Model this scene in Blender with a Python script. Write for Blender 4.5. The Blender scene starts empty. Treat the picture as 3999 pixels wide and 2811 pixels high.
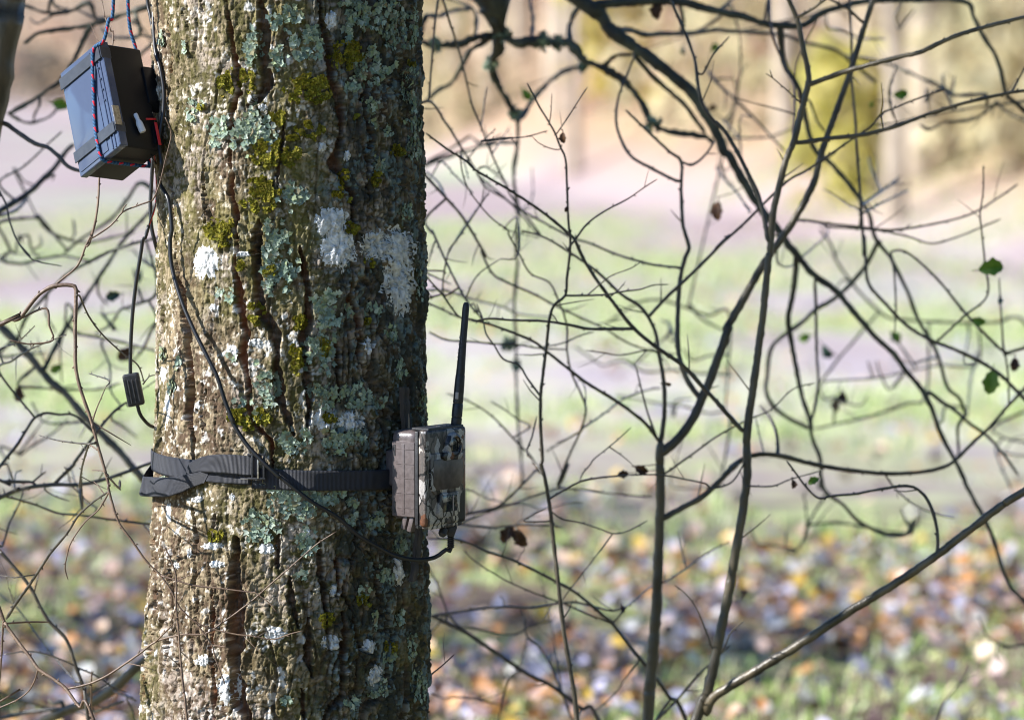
import bpy, math, random
import numpy as np
from mathutils import Vector, Matrix

random.seed(7)
RNG = np.random.default_rng(11)
SC = bpy.context.scene
COL = SC.collection

# ------------------------------------------------------------------ camera, sky, sun, exposure
CAM_H = 1.6
CAM_D = 6.0                       # metres from the camera to the axis of the old trunk
FRAME_W = 1.47                    # metres across the frame at that distance
S = FRAME_W / 3999.0              # metres per photograph pixel there
HORIZON = 261.0                   # photograph row of the horizon
PITCH = math.atan((1405.5 - HORIZON) * S / CAM_D)
cd = bpy.data.cameras.new("camera")
cd.sensor_width = 36.0
cd.lens = 36.0 * CAM_D / FRAME_W
cd.clip_start = 0.05
cd.clip_end = 3000.0
cd.dof.use_dof = True
cd.dof.focus_distance = CAM_D - 0.15
cd.dof.aperture_fstop = 4.1
cam = bpy.data.objects.new("camera", cd)
cam.location = (0, -CAM_D, CAM_H)
cam.rotation_euler = (math.pi / 2 - PITCH, 0, 0)
COL.objects.link(cam)
SC.camera = cam

SUN_EL = math.radians(32.0)
SUN_AZ = math.radians(79.0)       # towards the left of the direction back to the camera
SUN_DIR = Vector((-math.sin(SUN_AZ) * math.cos(SUN_EL), -math.cos(SUN_AZ) * math.cos(SUN_EL), math.sin(SUN_EL)))
world = bpy.data.worlds.new("World")
SC.world = world
world.use_nodes = True
wn = world.node_tree
bg = wn.nodes["Background"]
sky = wn.nodes.new("ShaderNodeTexSky")
sky.sky_type = 'NISHITA'
sky.sun_disc = False
sky.sun_elevation = SUN_EL
sky.sun_rotation = math.atan2(SUN_DIR.x, SUN_DIR.y)
sky.ozone_density = 4.0
sky.air_density = 1.0
sky.dust_density = 0.1
wn.links.new(sky.outputs[0], bg.inputs[0])
bg.inputs[1].default_value = 0.072
sd = bpy.data.lights.new("sun", 'SUN')
sd.energy = 5.0
sd.angle = math.radians(0.5)
sd.color = (1.0, 0.87, 0.70)
sun = bpy.data.objects.new("sun", sd)
sun.rotation_euler = SUN_DIR.to_track_quat('Z', 'Y').to_euler()
sun.location = (-4, -3, 5)
COL.objects.link(sun)
SC.cycles.filter_width = 1.05
SC.view_settings.view_transform = 'Standard'
SC.view_settings.look = 'None'
SC.view_settings.exposure = 1.2
SC.view_settings.gamma = 1.0
SC.view_settings.use_curve_mapping = False
SC.view_settings.use_white_balance = True          # camera balanced for the low sun, so shade reads blue
SC.view_settings.white_balance_temperature = 5450

# ------------------------------------------------------------------ pixels to places
SP, CP = math.sin(PITCH), math.cos(PITCH)
def W(fx, fy, Y):
    """photograph pixel (of 3999 x 2811) seen at the depth plane y = Y"""
    dx = (fx - 1999.5) * S / CAM_D
    dz = (1405.5 - fy) * S / CAM_D
    d = Vector((dx, CP + dz * SP, -SP + dz * CP))
    t = (Y + CAM_D) / d.y
    return Vector((d.x * t, Y, CAM_H + d.z * t))
UF = 3999.0 / 2296.0              # overview pixels (2296 wide) to photograph pixels

# ------------------------------------------------------------------ numpy noise
TAB = RNG.random((8, 256, 256))
def vn(x, y, k=0):
    x = np.asarray(x, float); y = np.asarray(y, float)
    xi = np.floor(x).astype(int); yi = np.floor(y).astype(int)
    fx = x - xi; fy = y - yi
    fx = fx * fx * (3 - 2 * fx); fy = fy * fy * (3 - 2 * fy)
    T = TAB[k % 8]
    o = 37 * (k // 8)
    a = T[(xi + o) & 255, yi & 255]; b = T[(xi + 1 + o) & 255, yi & 255]
    c = T[(xi + o) & 255, (yi + 1) & 255]; d = T[(xi + 1 + o) & 255, (yi + 1) & 255]
    return (a * (1 - fx) + b * fx) * (1 - fy) + (c * (1 - fx) + d * fx) * fy
def fbm(x, y, k=0, n=3, g=0.5):
    s = 0; a = 1; t = 0
    for i in range(n):
        s = s + a * vn(x * 2 ** i + 17.3 * i, y * 2 ** i + 9.1 * i, k + i); t += a; a *= g
    return s / t
def worley(x, y, k=0):
    xi = np.floor(x).astype(int); yi = np.floor(y).astype(int)
    f1 = np.full(x.shape, 9.0); f2 = np.full(x.shape, 9.0); idv = np.zeros(x.shape)
    T1, T2, T3 = TAB[k % 8], TAB[(k + 1) % 8], TAB[(k + 2) % 8]
    for i in (-1, 0, 1):
        for j in (-1, 0, 1):
            cx = (xi + i) & 255; cy = (yi + j) & 255
            d = np.hypot(xi + i + T1[cx, cy] - x, yi + j + T2[cx, cy] - y)
            m = d < f1
            f2 = np.where(m, f1, np.minimum(f2, d)); idv = np.where(m, T3[cx, cy], idv); f1 = np.where(m, d, f1)
    return f1, f2, idv
def sst(a, b, x):
    t = np.clip((x - a) / (b - a), 0, 1)
    return t * t * (3 - 2 * t)

# ------------------------------------------------------------------ object helpers
def link(name, me, parent=None, mat=None):
    o = bpy.data.objects.new(name, me)
    COL.objects.link(o)
    if parent is not None: o.parent = parent
    if mat is not None and me is not None and len(me.materials) == 0: me.materials.append(mat)
    return o
def mesh(name, v, f, smooth=True):
    me = bpy.data.meshes.new(name)
    me.from_pydata([tuple(p) for p in v], [], [tuple(q) for q in f])
    if smooth: me.polygons.foreach_set('use_smooth', [True] * len(me.polygons))
    me.update()
    return me
def fastmesh(name, V, F, smooth=True, col=None):
    """V (n,3) array, F (m,k) array of equal-sized faces, optional vertex colours"""
    V = np.ascontiguousarray(V, np.float32); F = np.ascontiguousarray(F, np.int32)
    me = bpy.data.meshes.new(name)
    me.vertices.add(len(V)); me.vertices.foreach_set('co', V.ravel())
    k = F.shape[1]
    me.loops.add(F.size); me.loops.foreach_set('vertex_index', F.ravel())
    me.polygons.add(len(F)); me.polygons.foreach_set('loop_start', np.arange(0, F.size, k, dtype=np.int32))
    if smooth: me.polygons.foreach_set('use_smooth', np.ones(len(F), bool))
    if col is not None:
        at = me.color_attributes.new('Col', 'FLOAT_COLOR', 'POINT')
        c4 = np.ones((len(V), 4), np.float32); c4[:, :3] = col
        at.data.foreach_set('color', c4.ravel())
    me.update(calc_edges=True); me.validate()
    return me
def thing(name, label, cat, loc=(0, 0, 0), group=None):
    o = bpy.data.objects.new(name, None)
    o.empty_display_size = 0.05
    COL.objects.link(o); o.location = loc
    o['label'] = label; o['category'] = cat
    if group: o['group'] = group
    return o
def tag(o, label, cat, group=None):
    o['label'] = label; o['category'] = cat
    if group: o['group'] = group
    return o
def shift(me, loc):
    me.transform(Matrix.Translation(-Vector(loc)))
    return me

# ------------------------------------------------------------------ materials
def new_mat(name):
    m = bpy.data.materials.new(name); m.use_nodes = True
    nt = m.node_tree
    return m, nt, nt.nodes["Principled BSDF"]
def mat(name, c, rough=0.7, c2=None, scale=30.0, metal=0.0, bump=0.0, bscale=200.0, spec=0.5, coat=0.0, stretch=None):
    m, nt, p = new_mat(name)
    p.inputs['Roughness'].default_value = rough
    p.inputs['Metallic'].default_value = metal
    p.inputs['Specular IOR Level'].default_value = spec
    p.inputs['Coat Weight'].default_value = coat
    p.inputs['Base Color'].default_value = (*c, 1)
    tc = nt.nodes.new("ShaderNodeTexCoord")
    src = tc.outputs['Object']
    if stretch:
        mp = nt.nodes.new("ShaderNodeMapping"); mp.inputs['Scale'].default_value = stretch
        nt.links.new(src, mp.inputs[0]); src = mp.outputs[0]
    if c2 is not None:
        n = nt.nodes.new("ShaderNodeTexNoise"); n.inputs['Scale'].default_value = scale; n.inputs['Detail'].default_value = 5
        nt.links.new(src, n.inputs['Vector'])
        r = nt.nodes.new("ShaderNodeValToRGB")
        r.color_ramp.elements[0].position = 0.36; r.color_ramp.elements[1].position = 0.66
        r.color_ramp.elements[0].color = (*c, 1); r.color_ramp.elements[1].color = (*c2, 1)
        nt.links.new(n.outputs[0], r.inputs[0]); nt.links.new(r.outputs[0], p.inputs['Base Color'])
    if bump > 0:
        n = nt.nodes.new("ShaderNodeTexNoise"); n.inputs['Scale'].default_value = bscale; n.inputs['Detail'].default_value = 3
        nt.links.new(src, n.inputs['Vector'])
        b = nt.nodes.new("ShaderNodeBump"); b.inputs['Strength'].default_value = bump; b.inputs['Distance'].default_value = 0.002
        nt.links.new(n.outputs[0], b.inputs['Height']); nt.links.new(b.outputs[0], p.inputs['Normal'])
    return m
def mat_attr(name, rough=0.8, spec=0.3, trans=0.0, bump=0.0, bscale=400.0, var=0.0):
    """base colour from the mesh's own colour attribute"""
    m, nt, p = new_mat(name)
    a = nt.nodes.new("ShaderNodeAttribute"); a.attribute_name = 'Col'
    p.inputs['Roughness'].default_value = rough
    p.inputs['Specular IOR Level'].default_value = spec
    nt.links.new(a.outputs['Color'], p.inputs['Base Color'])
    if bump > 0:
        tc = nt.nodes.new("ShaderNodeTexCoord")
        n = nt.nodes.new("ShaderNodeTexNoise"); n.inputs['Scale'].default_value = bscale; n.inputs['Detail'].default_value = 4
        nt.links.new(tc.outputs['Object'], n.inputs['Vector'])
        b = nt.nodes.new("ShaderNodeBump"); b.inputs['Strength'].default_value = bump; b.inputs['Distance'].default_value = 0.002
        nt.links.new(n.outputs[0], b.inputs['Height']); nt.links.new(b.outputs[0], p.inputs['Normal'])
    if trans > 0:
        out = nt.nodes["Material Output"]
        t = nt.nodes.new("ShaderNodeBsdfTranslucent"); mx = nt.nodes.new("ShaderNodeMixShader")
        nt.links.new(a.outputs['Color'], t.inputs[0]); mx.inputs[0].default_value = trans
        nt.links.new(p.outputs[0], mx.inputs[1]); nt.links.new(t.outputs[0], mx.inputs[2])
        nt.links.new(mx.outputs[0], out.inputs[0])
    return m

M_BARK = mat_attr("old_bark", 0.86, 0.25, bump=0.7, bscale=420)
M_LICHEN = mat_attr("leafy_lichen", 0.9, 0.15, trans=0.12)
M_MOSS = mat_attr("olive_moss", 0.9, 0.15, trans=0.2)
M_CRUST = mat("white_crust", (0.46, 0.46, 0.44), 0.9, (0.84, 0.84, 0.83), 130, bump=1.0, bscale=300, spec=0.2)
M_TWIG = mat("dark_twig_bark", (0.045, 0.039, 0.031), 0.32, (0.115, 0.100, 0.074), 60, bump=0.35, bscale=300)
M_SAP = mat("sapling_bark", (0.060, 0.050, 0.030), 0.38, (0.165, 0.135, 0.080), 28, bump=0.4, bscale=260, stretch=(1, 1, 0.35))
M_BROWN = mat("brown_twig_bark", (0.10, 0.062, 0.040), 0.5, (0.20, 0.135, 0.085), 55, bump=0.35, bscale=300)
M_LIMB = mat("mossy_limb_bark", (0.034, 0.031, 0.024), 0.6, (0.10, 0.105, 0.070), 22, bump=0.8, bscale=120)
M_GREYB = mat("far_grey_bark", (0.32, 0.26, 0.19), 0.9, (0.52, 0.44, 0.34), 3.0)
def see_through(m, w):
    nt = m.node_tree; p = nt.nodes["Principled BSDF"]; out = nt.nodes["Material Output"]
    t = nt.nodes.new("ShaderNodeBsdfTranslucent"); mx = nt.nodes.new("ShaderNodeMixShader"); mx.inputs[0].default_value = w
    nt.links.new(p.inputs['Base Color'].links[0].from_socket, t.inputs[0])
    nt.links.new(p.outputs[0], mx.inputs[1]); nt.links.new(t.outputs[0], mx.inputs[2]); nt.links.new(mx.outputs[0], out.inputs[0])
M_LEAFDRY = mat("dry_brown_leaf", (0.070, 0.032, 0.015), 0.6, (0.17, 0.085, 0.035), 90)
M_LEAFGRN = mat("green_leaf", (0.24, 0.40, 0.05), 0.45, (0.36, 0.50, 0.09), 60)
M_LEAFSHEEN = mat("glossy_leaf", (0.05, 0.09, 0.06), 0.22, (0.08, 0.12, 0.08), 60)
see_through(M_LEAFGRN, .45); see_through(M_LEAFDRY, .25)
M_BLACK = mat("black_cable", (0.012, 0.012, 0.013), 0.38)
M_BLACKP = mat("black_plastic", (0.014, 0.014, 0.016), 0.45, (0.03, 0.03, 0.032), 160, bump=0.2, bscale=900)
M_RED = mat("red_plastic", (0.55, 0.008, 0.02), 0.4)
M_WHITEP = mat("white_plastic", (0.75, 0.74, 0.76), 0.4)
M_METAL = mat("worn_metal", (0.55, 0.52, 0.48), 0.35, (0.3, 0.27, 0.24), 300, metal=0.9)

# ------------------------------------------------------------------ ground, field and wooded bank
def foot(x):
    return np.where(x > 0, 50 - 5.2 * np.minimum(x, 6), 50 - 6.0 * np.maximum(x, -17)) 
def gz(x, y):
    x = np.asarray(x, float); y = np.asarray(y, float)
    d = y - foot(x) + 4 * (fbm(x * 0.12, y * 0.12, 3) - 0.5)
    rise = np.where(d > 0, 22 * (1 - np.exp(-d / 5.3 / 48.0)), 0)
    small = 0.06 * (fbm(x * 0.9, y * 0.9, 1) - 0.5) * sst(6, 10, y)
    return rise + small
def build_ground():
    ys = np.concatenate([np.linspace(-60, 6, 12), np.linspace(7, 60, 120), np.linspace(62, 260, 90), np.linspace(280, 1500, 18)])
    nx = 90
    t = np.linspace(-1, 1, nx)
    X = []; Yv = []
    for y in ys:
        hw = 14 + max(0, y) * 0.55
        x = np.sign(t) * np.abs(t) ** 1.6 * hw
        X.append(x); Yv.append(np.full(nx, y))
    X = np.array(X); Yv = np.array(Yv)
    Z = gz(X, Yv)
    V = np.stack([X.ravel(), Yv.ravel(), Z.ravel()], 1)
    i = np.arange(len(ys) - 1)[:, None] * nx + np.arange(nx - 1)[None, :]
    F = np.stack([i, i + 1, i + 1 + nx, i + nx], -1).reshape(-1, 4)
    m, nt, p = new_mat("field_ground")
    L = nt.links; N = nt.nodes
    tc = N.new("ShaderNodeTexCoord")
    def noise(sc, det=4, stretch=None):
        n = N.new("ShaderNodeTexNoise"); n.inputs['Scale'].default_value = sc; n.inputs['Detail'].default_value = det
        if stretch:
            mp = N.new("ShaderNodeMapping"); mp.inputs['Scale'].default_value = stretch
            L.new(tc.outputs['Object'], mp.inputs[0]); L.new(mp.outputs[0], n.inputs['Vector'])
        else: L.new(tc.outputs['Object'], n.inputs['Vector'])
        return n.outputs[0]
    def ramp(src, stops):
        r = N.new("ShaderNodeValToRGB"); e = r.color_ramp.elements
        e[0].position, e[0].color = stops[0][0], (*stops[0][1], 1)
        e[1].position, e[1].color = stops[-1][0], (*stops[-1][1], 1)
        for q, c in stops[1:-1]:
            x = e.new(q); x.color = (*c, 1)
        L.new(src, r.inputs[0]); return r.outputs[0]
    def mix(f, a, b):
        x = N.new("ShaderNodeMix"); x.data_type = 'RGBA'
        L.new(f, x.inputs[0]); L.new(a, x.inputs[6]); L.new(b, x.inputs[7]); return x.outputs[2]
    def mrange(src, a, b):
        x = N.new("ShaderNodeMapRange"); x.inputs[1].default_value = a; x.inputs[2].default_value = b; L.new(src, x.inputs[0]); return x.outputs[0]
    near = ramp(noise(2.2, 6), [(0.32, (0.06, 0.045, 0.038)), (0.47, (0.17, 0.125, 0.09)), (0.58, (0.26, 0.27, 0.12)), (0.7, (0.40, 0.46, 0.20))])
    green = ramp(noise(1.6, 6, (0.8, 0.55, 1)), [(0.36, (0.40, 0.47, 0.22)), (0.44, (0.55, 0.56, 0.34)), (0.51, (0.57, 0.52, 0.42)), (0.60, (0.47, 0.41, 0.43))])
    lav = ramp(noise(0.45, 6, (0.6, 0.35, 1)), [(0.33, (0.33, 0.36, 0.25)), (0.45, (0.39, 0.335, 0.315)), (0.56, (0.37, 0.295, 0.30)), (0.68, (0.28, 0.215, 0.22))])
    sx0 = N.new("ShaderNodeSeparateXYZ"); L.new(tc.outputs['Object'], sx0.inputs[0])
    wob = N.new("ShaderNodeMath"); wob.operation = 'MULTIPLY_ADD'; L.new(noise(0.16, 4), wob.inputs[0]); wob.inputs[1].default_value = 46.0; L.new(sx0.outputs[1], wob.inputs[2])
    far = mix(mrange(wob.outputs[0], 32, 50), green, lav)
    bank = ramp(noise(0.22, 6), [(0.33, (0.26, 0.185, 0.115)), (0.5, (0.35, 0.25, 0.16)), (0.62, (0.40, 0.285, 0.19)), (0.75, (0.30, 0.26, 0.14))])
    sx = N.new("ShaderNodeSeparateXYZ"); L.new(tc.outputs['Object'], sx.inputs[0])
    c1 = mix(mrange(sx.outputs[1], 7, 15), near, far)
    c2 = mix(mrange(sx.outputs[2], 0.05, 0.7), c1, bank)
    L.new(c2, p.inputs['Base Color'])
    p.inputs['Roughness'].default_value = 0.95
    p.inputs['Specular IOR Level'].default_value = 0.15
    o = link('ground', fastmesh('ground', V, F), None, m)
    o['kind'] = 'structure'
build_ground()

def leaf_cloud(name, P, size, cols, tilt, rng, parent=None, mat_=None, kind='stuff', shade=False):
    """many folded leaf blades, one mesh; P (n,3) centres"""
    n = len(P)
    az = rng.random(n) * 6.283; tl = rng.random(n) * tilt; roll = rng.random(n) * 6.283
    u = np.stack([np.cos(az) * np.cos(tl), np.sin(az) * np.cos(tl), np.sin(tl)], 1)
    w0 = np.stack([-np.sin(az), np.cos(az), 0 * az], 1)
    nn = np.cross(u, w0)
    a2 = (rng.random(n) - 0.5) * 2 * tilt
    w = w0 * np.cos(a2)[:, None] + nn * np.sin(a2)[:, None]
    nn = np.cross(u, w)
    L = size * (0.6 + 0.8 * rng.random(n)); B = L * (0.30 + 0.25 * rng.random(n)); cup = L * (rng.random(n) - 0.3) * 0.35
    V = np.empty((n, 6, 3))
    V[:, 0] = P - u * (L * 0.5)[:, None]
    V[:, 1] = P - u * (L * 0.08)[:, None] + w * B[:, None] + nn * cup[:, None]
    V[:, 2] = P + u * (L * 0.28)[:, None] + w * (B * 0.7)[:, None] + nn * cup[:, None]
    V[:, 3] = P + u * (L * 0.55)[:, None]
    V[:, 4] = P + u * (L * 0.28)[:, None] - w * (B * 0.7)[:, None] + nn * cup[:, None]
    V[:, 5] = P - u * (L * 0.08)[:, None] - w * B[:, None] + nn * cup[:, None]
    b = np.arange(n)[:, None] * 6
    F = np.concatenate([b + np.array([[0, 3, 2, 1]]), b + np.array([[0, 5, 4, 3]])])
    C = np.repeat(cols, 6, axis=0)
    o = link(name, fastmesh(name, V.reshape(-1, 3), F, False, C), parent, mat_)
    if kind: o['kind'] = kind
    return o
M_LITTER = mat_attr("leaf_litter", 0.42, 0.6, trans=0.25)
M_GRASS = mat_attr("grass", 0.55, 0.4, trans=0.35)
M_FOL = mat_attr("far_foliage", 0.8, 0.2, trans=0.5)
def palette(pal, n, rng, var=0.18):
    pal = np.array([p[:3] for p in pal]); 
    return pal
def pick(pal, wts, n, rng, var=0.22):
    pal = np.array(pal); wts = np.array(wts, float); wts /= wts.sum()
    c = pal[rng.choice(len(pal), n, p=wts)]
    return np.clip(c * (1 + var * (rng.random((n, 1)) - 0.5) * 2) + 0.02 * (rng.random((n, 3)) - 0.5), 0.005, 0.95)
def ground_cover():
    rng = np.random.default_rng(5)
    # leaves lie thick under the trees and thin out over the field
    n = 46000
    y = 3.0 + 30 * rng.random(n) ** 1.5
    x = (rng.random(n) * 2 - 1) * (0.155 * (y + 6) + 0.5)
    keep = (rng.random(n) < (0.12 + 0.88 * sst(0.43, 0.60, fbm(x * 1.5, y * 0.9, 2)))) & (rng.random(n) < 1 - 0.82 * sst(4, 12, y))
    x, y = x[keep], y[keep]; n = len(x)
    P = np.stack([x, y, gz(x, y) + 0.012 + 0.045 * rng.random(n)], 1)
    cols = pick([(0.56, 0.28, 0.10), (0.66, 0.48, 0.34), (0.52, 0.37, 0.32), (0.74, 0.50, 0.08), (0.11, 0.07, 0.06), (0.44, 0.42, 0.54), (0.66, 0.64, 0.60)],  # the lilac entry carries blue sky sheen painted into the leaf colour
                [3.2, 3.2, 2.5, 1.1, 4, 3.6, 1.6], n, rng)
    leaf_cloud('fallen_leaves', P, 0.050, cols, 0.9, rng, None, M_LITTER)
    # grass
    n = 150000
    y = 3.0 + 37 * rng.random(n) ** 1.35
    x = (rng.random(n) * 2 - 1) * (0.155 * (y + 6) + 0.5)
    d = fbm(x * 1.1 + 4, y * 0.66, 4)
    keep = rng.random(n) < sst(0.38, 0.60, d) * (0.42 + 0.45 * sst(5, 11, y))
    x, y = x[keep], y[keep]; n = len(x)
    P = np.stack([x, y, gz(x, y)], 1)
    h = (0.03 + 0.06 * rng.random(n)) * (0.7 + 0.5 * sst(5, 12, y)); az = rng.random(n) * 6.283; ln = 0.7 * rng.random(n)
    dirv = np.stack([np.cos(az) * ln, np.sin(az) * ln, np.ones(n)], 1) * h[:, None]
    side = np.stack([-np.sin(az), np.cos(az), 0 * az], 1) * (0.003 + 0.004 * rng.random(n))[:, None]
    V = np.empty((n, 4, 3))
    V[:, 0] = P - side; V[:, 1] = P + side; V[:, 2] = P + dirv * 0.7 + side * 0.8; V[:, 3] = P + dirv + np.array([0, 0, -0.02]) * ln[:, None]
    F = np.arange(n * 4).reshape(-1, 4)
    cols = pick([(0.36, 0.50, 0.12), (0.56, 0.65, 0.25), (0.68, 0.72, 0.44), (0.74, 0.67, 0.38), (0.16, 0.30, 0.06)], [3, 4, 3, 2, 1.5], n, rng)
    o = link('grass', fastmesh('grass', V.reshape(-1, 3), F, False, np.repeat(cols, 4, axis=0)), None, M_GRASS)
    o['kind'] = 'stuff'
    # droplets of melted frost that catch the sun
ground_cover()

# ------------------------------------------------------------------ tubes
def catmull(P, step):
    P = [Vector(p) for p in P]
    if len(P) == 2: P = [P[0], (P[0] + P[1]) / 2, P[1]]
    Q = [P[0] * 2 - P[1]] + P + [P[-1] * 2 - P[-2]]
    out = []; tt = []
    for i in range(1, len(Q) - 2):
        a, b, c, d = Q[i - 1], Q[i], Q[i + 1], Q[i + 2]
        n = max(2, int((c - b).length / step))
        for k in range(n):
            t = k / n
            out.append(0.5 * ((2 * b) + (c - a) * t + (2 * a - 5 * b + 4 * c - d) * t * t + (3 * b - a - 3 * c + d) * t ** 3))
            tt.append((i - 1 + t) / (len(P) - 1))
    out.append(P[-1]); tt.append(1.0)
    return out, tt
def tube_geo(pts, rad, sides=8, cap=True, off=0):
    V = []; F = []
    n = len(pts)
    up = Vector((0.13, -0.4, 0.9)).normalized()
    prev = None
    for i, p in enumerate(pts):
        t = (pts[min(i + 1, n - 1)] - pts[max(i - 1, 0)])
        if t.length < 1e-9: t = Vector((0, 0, 1))
        t.normalize()
        if prev is None:
            a = t.cross(up)
            if a.length < 1e-3: a = t.cross(Vector((1, 0, 0)))
        else:
            a = prev - t * prev.dot(t)
        a.normalize(); prev = a
        b = t.cross(a)
        r = rad[i]
        for k in range(sides):
            th = 2 * math.pi * k / sides
            V.append(p + (a * math.cos(th) + b * math.sin(th)) * r)
    for i in range(n - 1):
        for k in range(sides):
            k2 = (k + 1) % sides
            F.append((off + i * sides + k, off + i * sides + k2, off + (i + 1) * sides + k2, off + (i + 1) * sides + k))
    if cap:
        F.append(tuple(off + k for k in reversed(range(sides))))
        F.append(tuple(off + (n - 1) * sides + k for k in range(sides)))
    return V, F
def tube(name, pts, r, parent=None, m=None, step=0.006, sides=10, r1=None):
    P, T = catmull(pts, step)
    r1 = r if r1 is None else r1
    V, F = tube_geo(P, [r + (r1 - r) * t for t in T], sides)
    return link(name, mesh(name, V, F), parent, m)

# ------------------------------------------------------------------ the old trunk
C_V = [-900, 0, 500, 900, 1010, 1200, 1400, 1614, 2200]
LEFT = [346, 345, 354, 351, 343, 338, 330, 316, 270]
RIGHT = [936, 945, 951, 957, 960, 963, 962, 958, 985]
def trunk_c(v): return (np.interp(v, C_V, LEFT) + np.interp(v, C_V, RIGHT)) / 2
def trunk_h(v): return (np.interp(v, C_V, RIGHT) - np.interp(v, C_V, LEFT)) / 2
SU = S * UF                        # metres per overview pixel
za, zb = W(1999, 0, 0).z, W(1999, 1614 * UF, 0).z
def v_of_z(z): return (z - za) / (zb - za) * 1614.0
def z_of_v(v): return za + (zb - za) * v / 1614.0
TX = lambda u: (u - 1148.0) * SU
NF, NB = 470, 70
th_f = np.linspace(math.radians(-104), math.radians(104), NF)
th_b = np.linspace(math.radians(104), math.radians(256), NB + 2)[1:-1]
THETA = np.concatenate([th_f, th_b])
ZR = np.concatenate([np.linspace(-0.05, 0.58, 40)[:-1], np.linspace(0.58, 1.86, 980), np.linspace(1.86, 5.5, 60)[1:]])
NZ, NT = len(ZR), len(THETA)
VV = v_of_z(ZR)
CX = TX(trunk_c(VV)); RR = trunk_h(VV) * SU - 0.002
RR = RR + 0.10 * np.exp(-np.maximum(ZR, 0) / 0.16)
TH, ZZ = np.meshgrid(THETA, ZR)
VVg = np.repeat(VV[:, None], NT, 1)
R0 = np.repeat(RR[:, None], NT, 1)
UUg = trunk_c(VVg) + trunk_h(VVg) * np.sin(TH)
ARC = TH * 0.19
front = np.cos(TH) > -0.25
# traced fissures: crop origin/scale, points, half width (crop px), depth mm, reddishness
K4 = (459, 0, .3557); K5 = (459, 517, .3557); KL2 = (0, 517, .3557); KT = (321.5, 0, .3202)
K7 = (310, 1062, .3418); K6 = (574.2, 1090.9, .3241)
FISS = [
 (K4, "190 0 210 200 240 350 265 560 220 700 200 980 220 1150 245 1350 250 1500 245 1614", 18, 9, .8),
 (K5, "245 0 245 200 270 350 300 600 290 720 320 850 330 1030 360 1130 460 1230 470 1400", 19, 9, 1.),
 (K4, "400 0 430 200 420 350 450 520 400 600 330 660", 36, 11, .3),
 (K4, "395 1350 370 1500 365 1614", 26, 10, .3),
 (K5, "375 0 370 150 380 350 410 470 450 500 490 600 500 800 520 1000 580 1130 600 1200", 30, 11, .3),
 (K4, "775 0 790 180 830 330 840 500 890 600 895 850 850 1000 960 1200 970 1380", 26, 11, .4),
 (K5, "650 60 670 220 700 350 690 500 670 620 690 850 700 1000 690 1180", 26, 11, .4),
 (K5, "960 280 960 400 1000 500 1020 650 1010 800", 16, 9, .6),
 (K5, "870 600 880 850 890 1000", 16, 9, .2), (K5, "1030 50 1050 150 1040 240", 14, 7, .2),
 (K4, "1080 380 1030 620 1090 850 1060 1000 1080 1240", 16, 9, .2), (K4, "1300 40 1280 350 1290 700", 12, 8, .2),
 (K4, "1290 1300 1310 1470 1320 1614", 16, 8, .2),
 (K4, "40 1000 45 1200 60 1370", 11, 7, .2), (K4, "540 750 530 870 500 1080 510 1150", 12, 7, .3),
 (K4, "20 0 26 90", 8, 6, .2),
 (KT, "205 50 195 200 210 300 225 400 200 600 190 700 210 850", 14, 7, .9),
 (KT, "200 1130 220 1300 230 1500", 16, 7, .9), (KT, "265 700 268 950", 8, 6, .1), (KT, "480 1120 475 1300 490 1540", 9, 6, .1),
 (KT, "320 0 330 120 370 270", 8, 5, .2),
 (KL2, "1130 0 1140 280 1180 350 1200 500 1220 700 1240 900 1220 1100 1260 1250 1260 1390", 30, 11, .5),
 (KL2, "1030 1180 1040 1400", 18, 8, .2), (KL2, "1010 0 1020 350 1030 700", 10, 7, .3), (KL2, "1330 930 1310 1080 1320 1230", 9, 5, .1),
 (K7, "690 320 680 500 690 700 690 900 680 1100 700 1350 760 1430 780 1614", 48, 13, .35),
 (K7, "530 650 535 900 525 1050 545 1250 530 1560", 13, 8, 1.), (K7, "400 90 420 250 405 500 415 700 420 850", 14, 7, .1),
 (K7, "1040 560 1050 700 1075 880", 17, 8, .3), (K7, "1160 820 1150 1000 1170 1190", 24, 10, .2),
 (K7, "250 400 240 550 225 700", 16, 7, .1), (K7, "210 880 195 1050 205 1250", 16, 8, .1), (K7, "290 900 290 1130 320 1300", 12, 7, .1),
 (K7, "160 1350 140 1560", 22, 9, .3), (K7, "380 1350 350 1600", 10, 7, .1), (K7, "110 160 120 400 130 700 100 1000 60 1280", 15, 9, .6),
 (K7, "560 150 540 350", 8, 5, .1), (K7, "320 330 300 480", 9, 5, .1), (K7, "30 1000 60 1300 40 1560", 18, 9, 1.),
 (K6, "470 250 490 500 520 750 550 1000", 20, 9, .2), (K6, "590 350 600 600 610 700", 12, 8, .6), (K6, "640 750 640 1100 630 1300 540 1400 470 1560", 24, 10, .2),
 (K6, "200 200 180 430 190 300", 18, 8, .4), (K6, "700 750 760 1000 850 1050", 14, 9, .1), (K6, "930 1100 950 1300", 14, 8, .1),
 (K6, "1040 1300 1050 1450 1030 1600", 12, 8, .1), (K6, "650 500 640 620 700 760", 12, 8, .2), (K6, "860 500 890 700 900 900", 10, 7, .1),
 (K6, "960 560 940 760 960 960", 10, 7, .1), (K6, "1110 700 1090 900 1110 1150", 10, 7, .1), (K6, "350 1250 370 1480", 15, 8, .3),
 (K6, "770 60 720 300 680 480", 12, 7, .1), (K6, "800 320 880 480", 10, 7, .1),
]
EDGE = np.zeros((NZ, NT))
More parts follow.
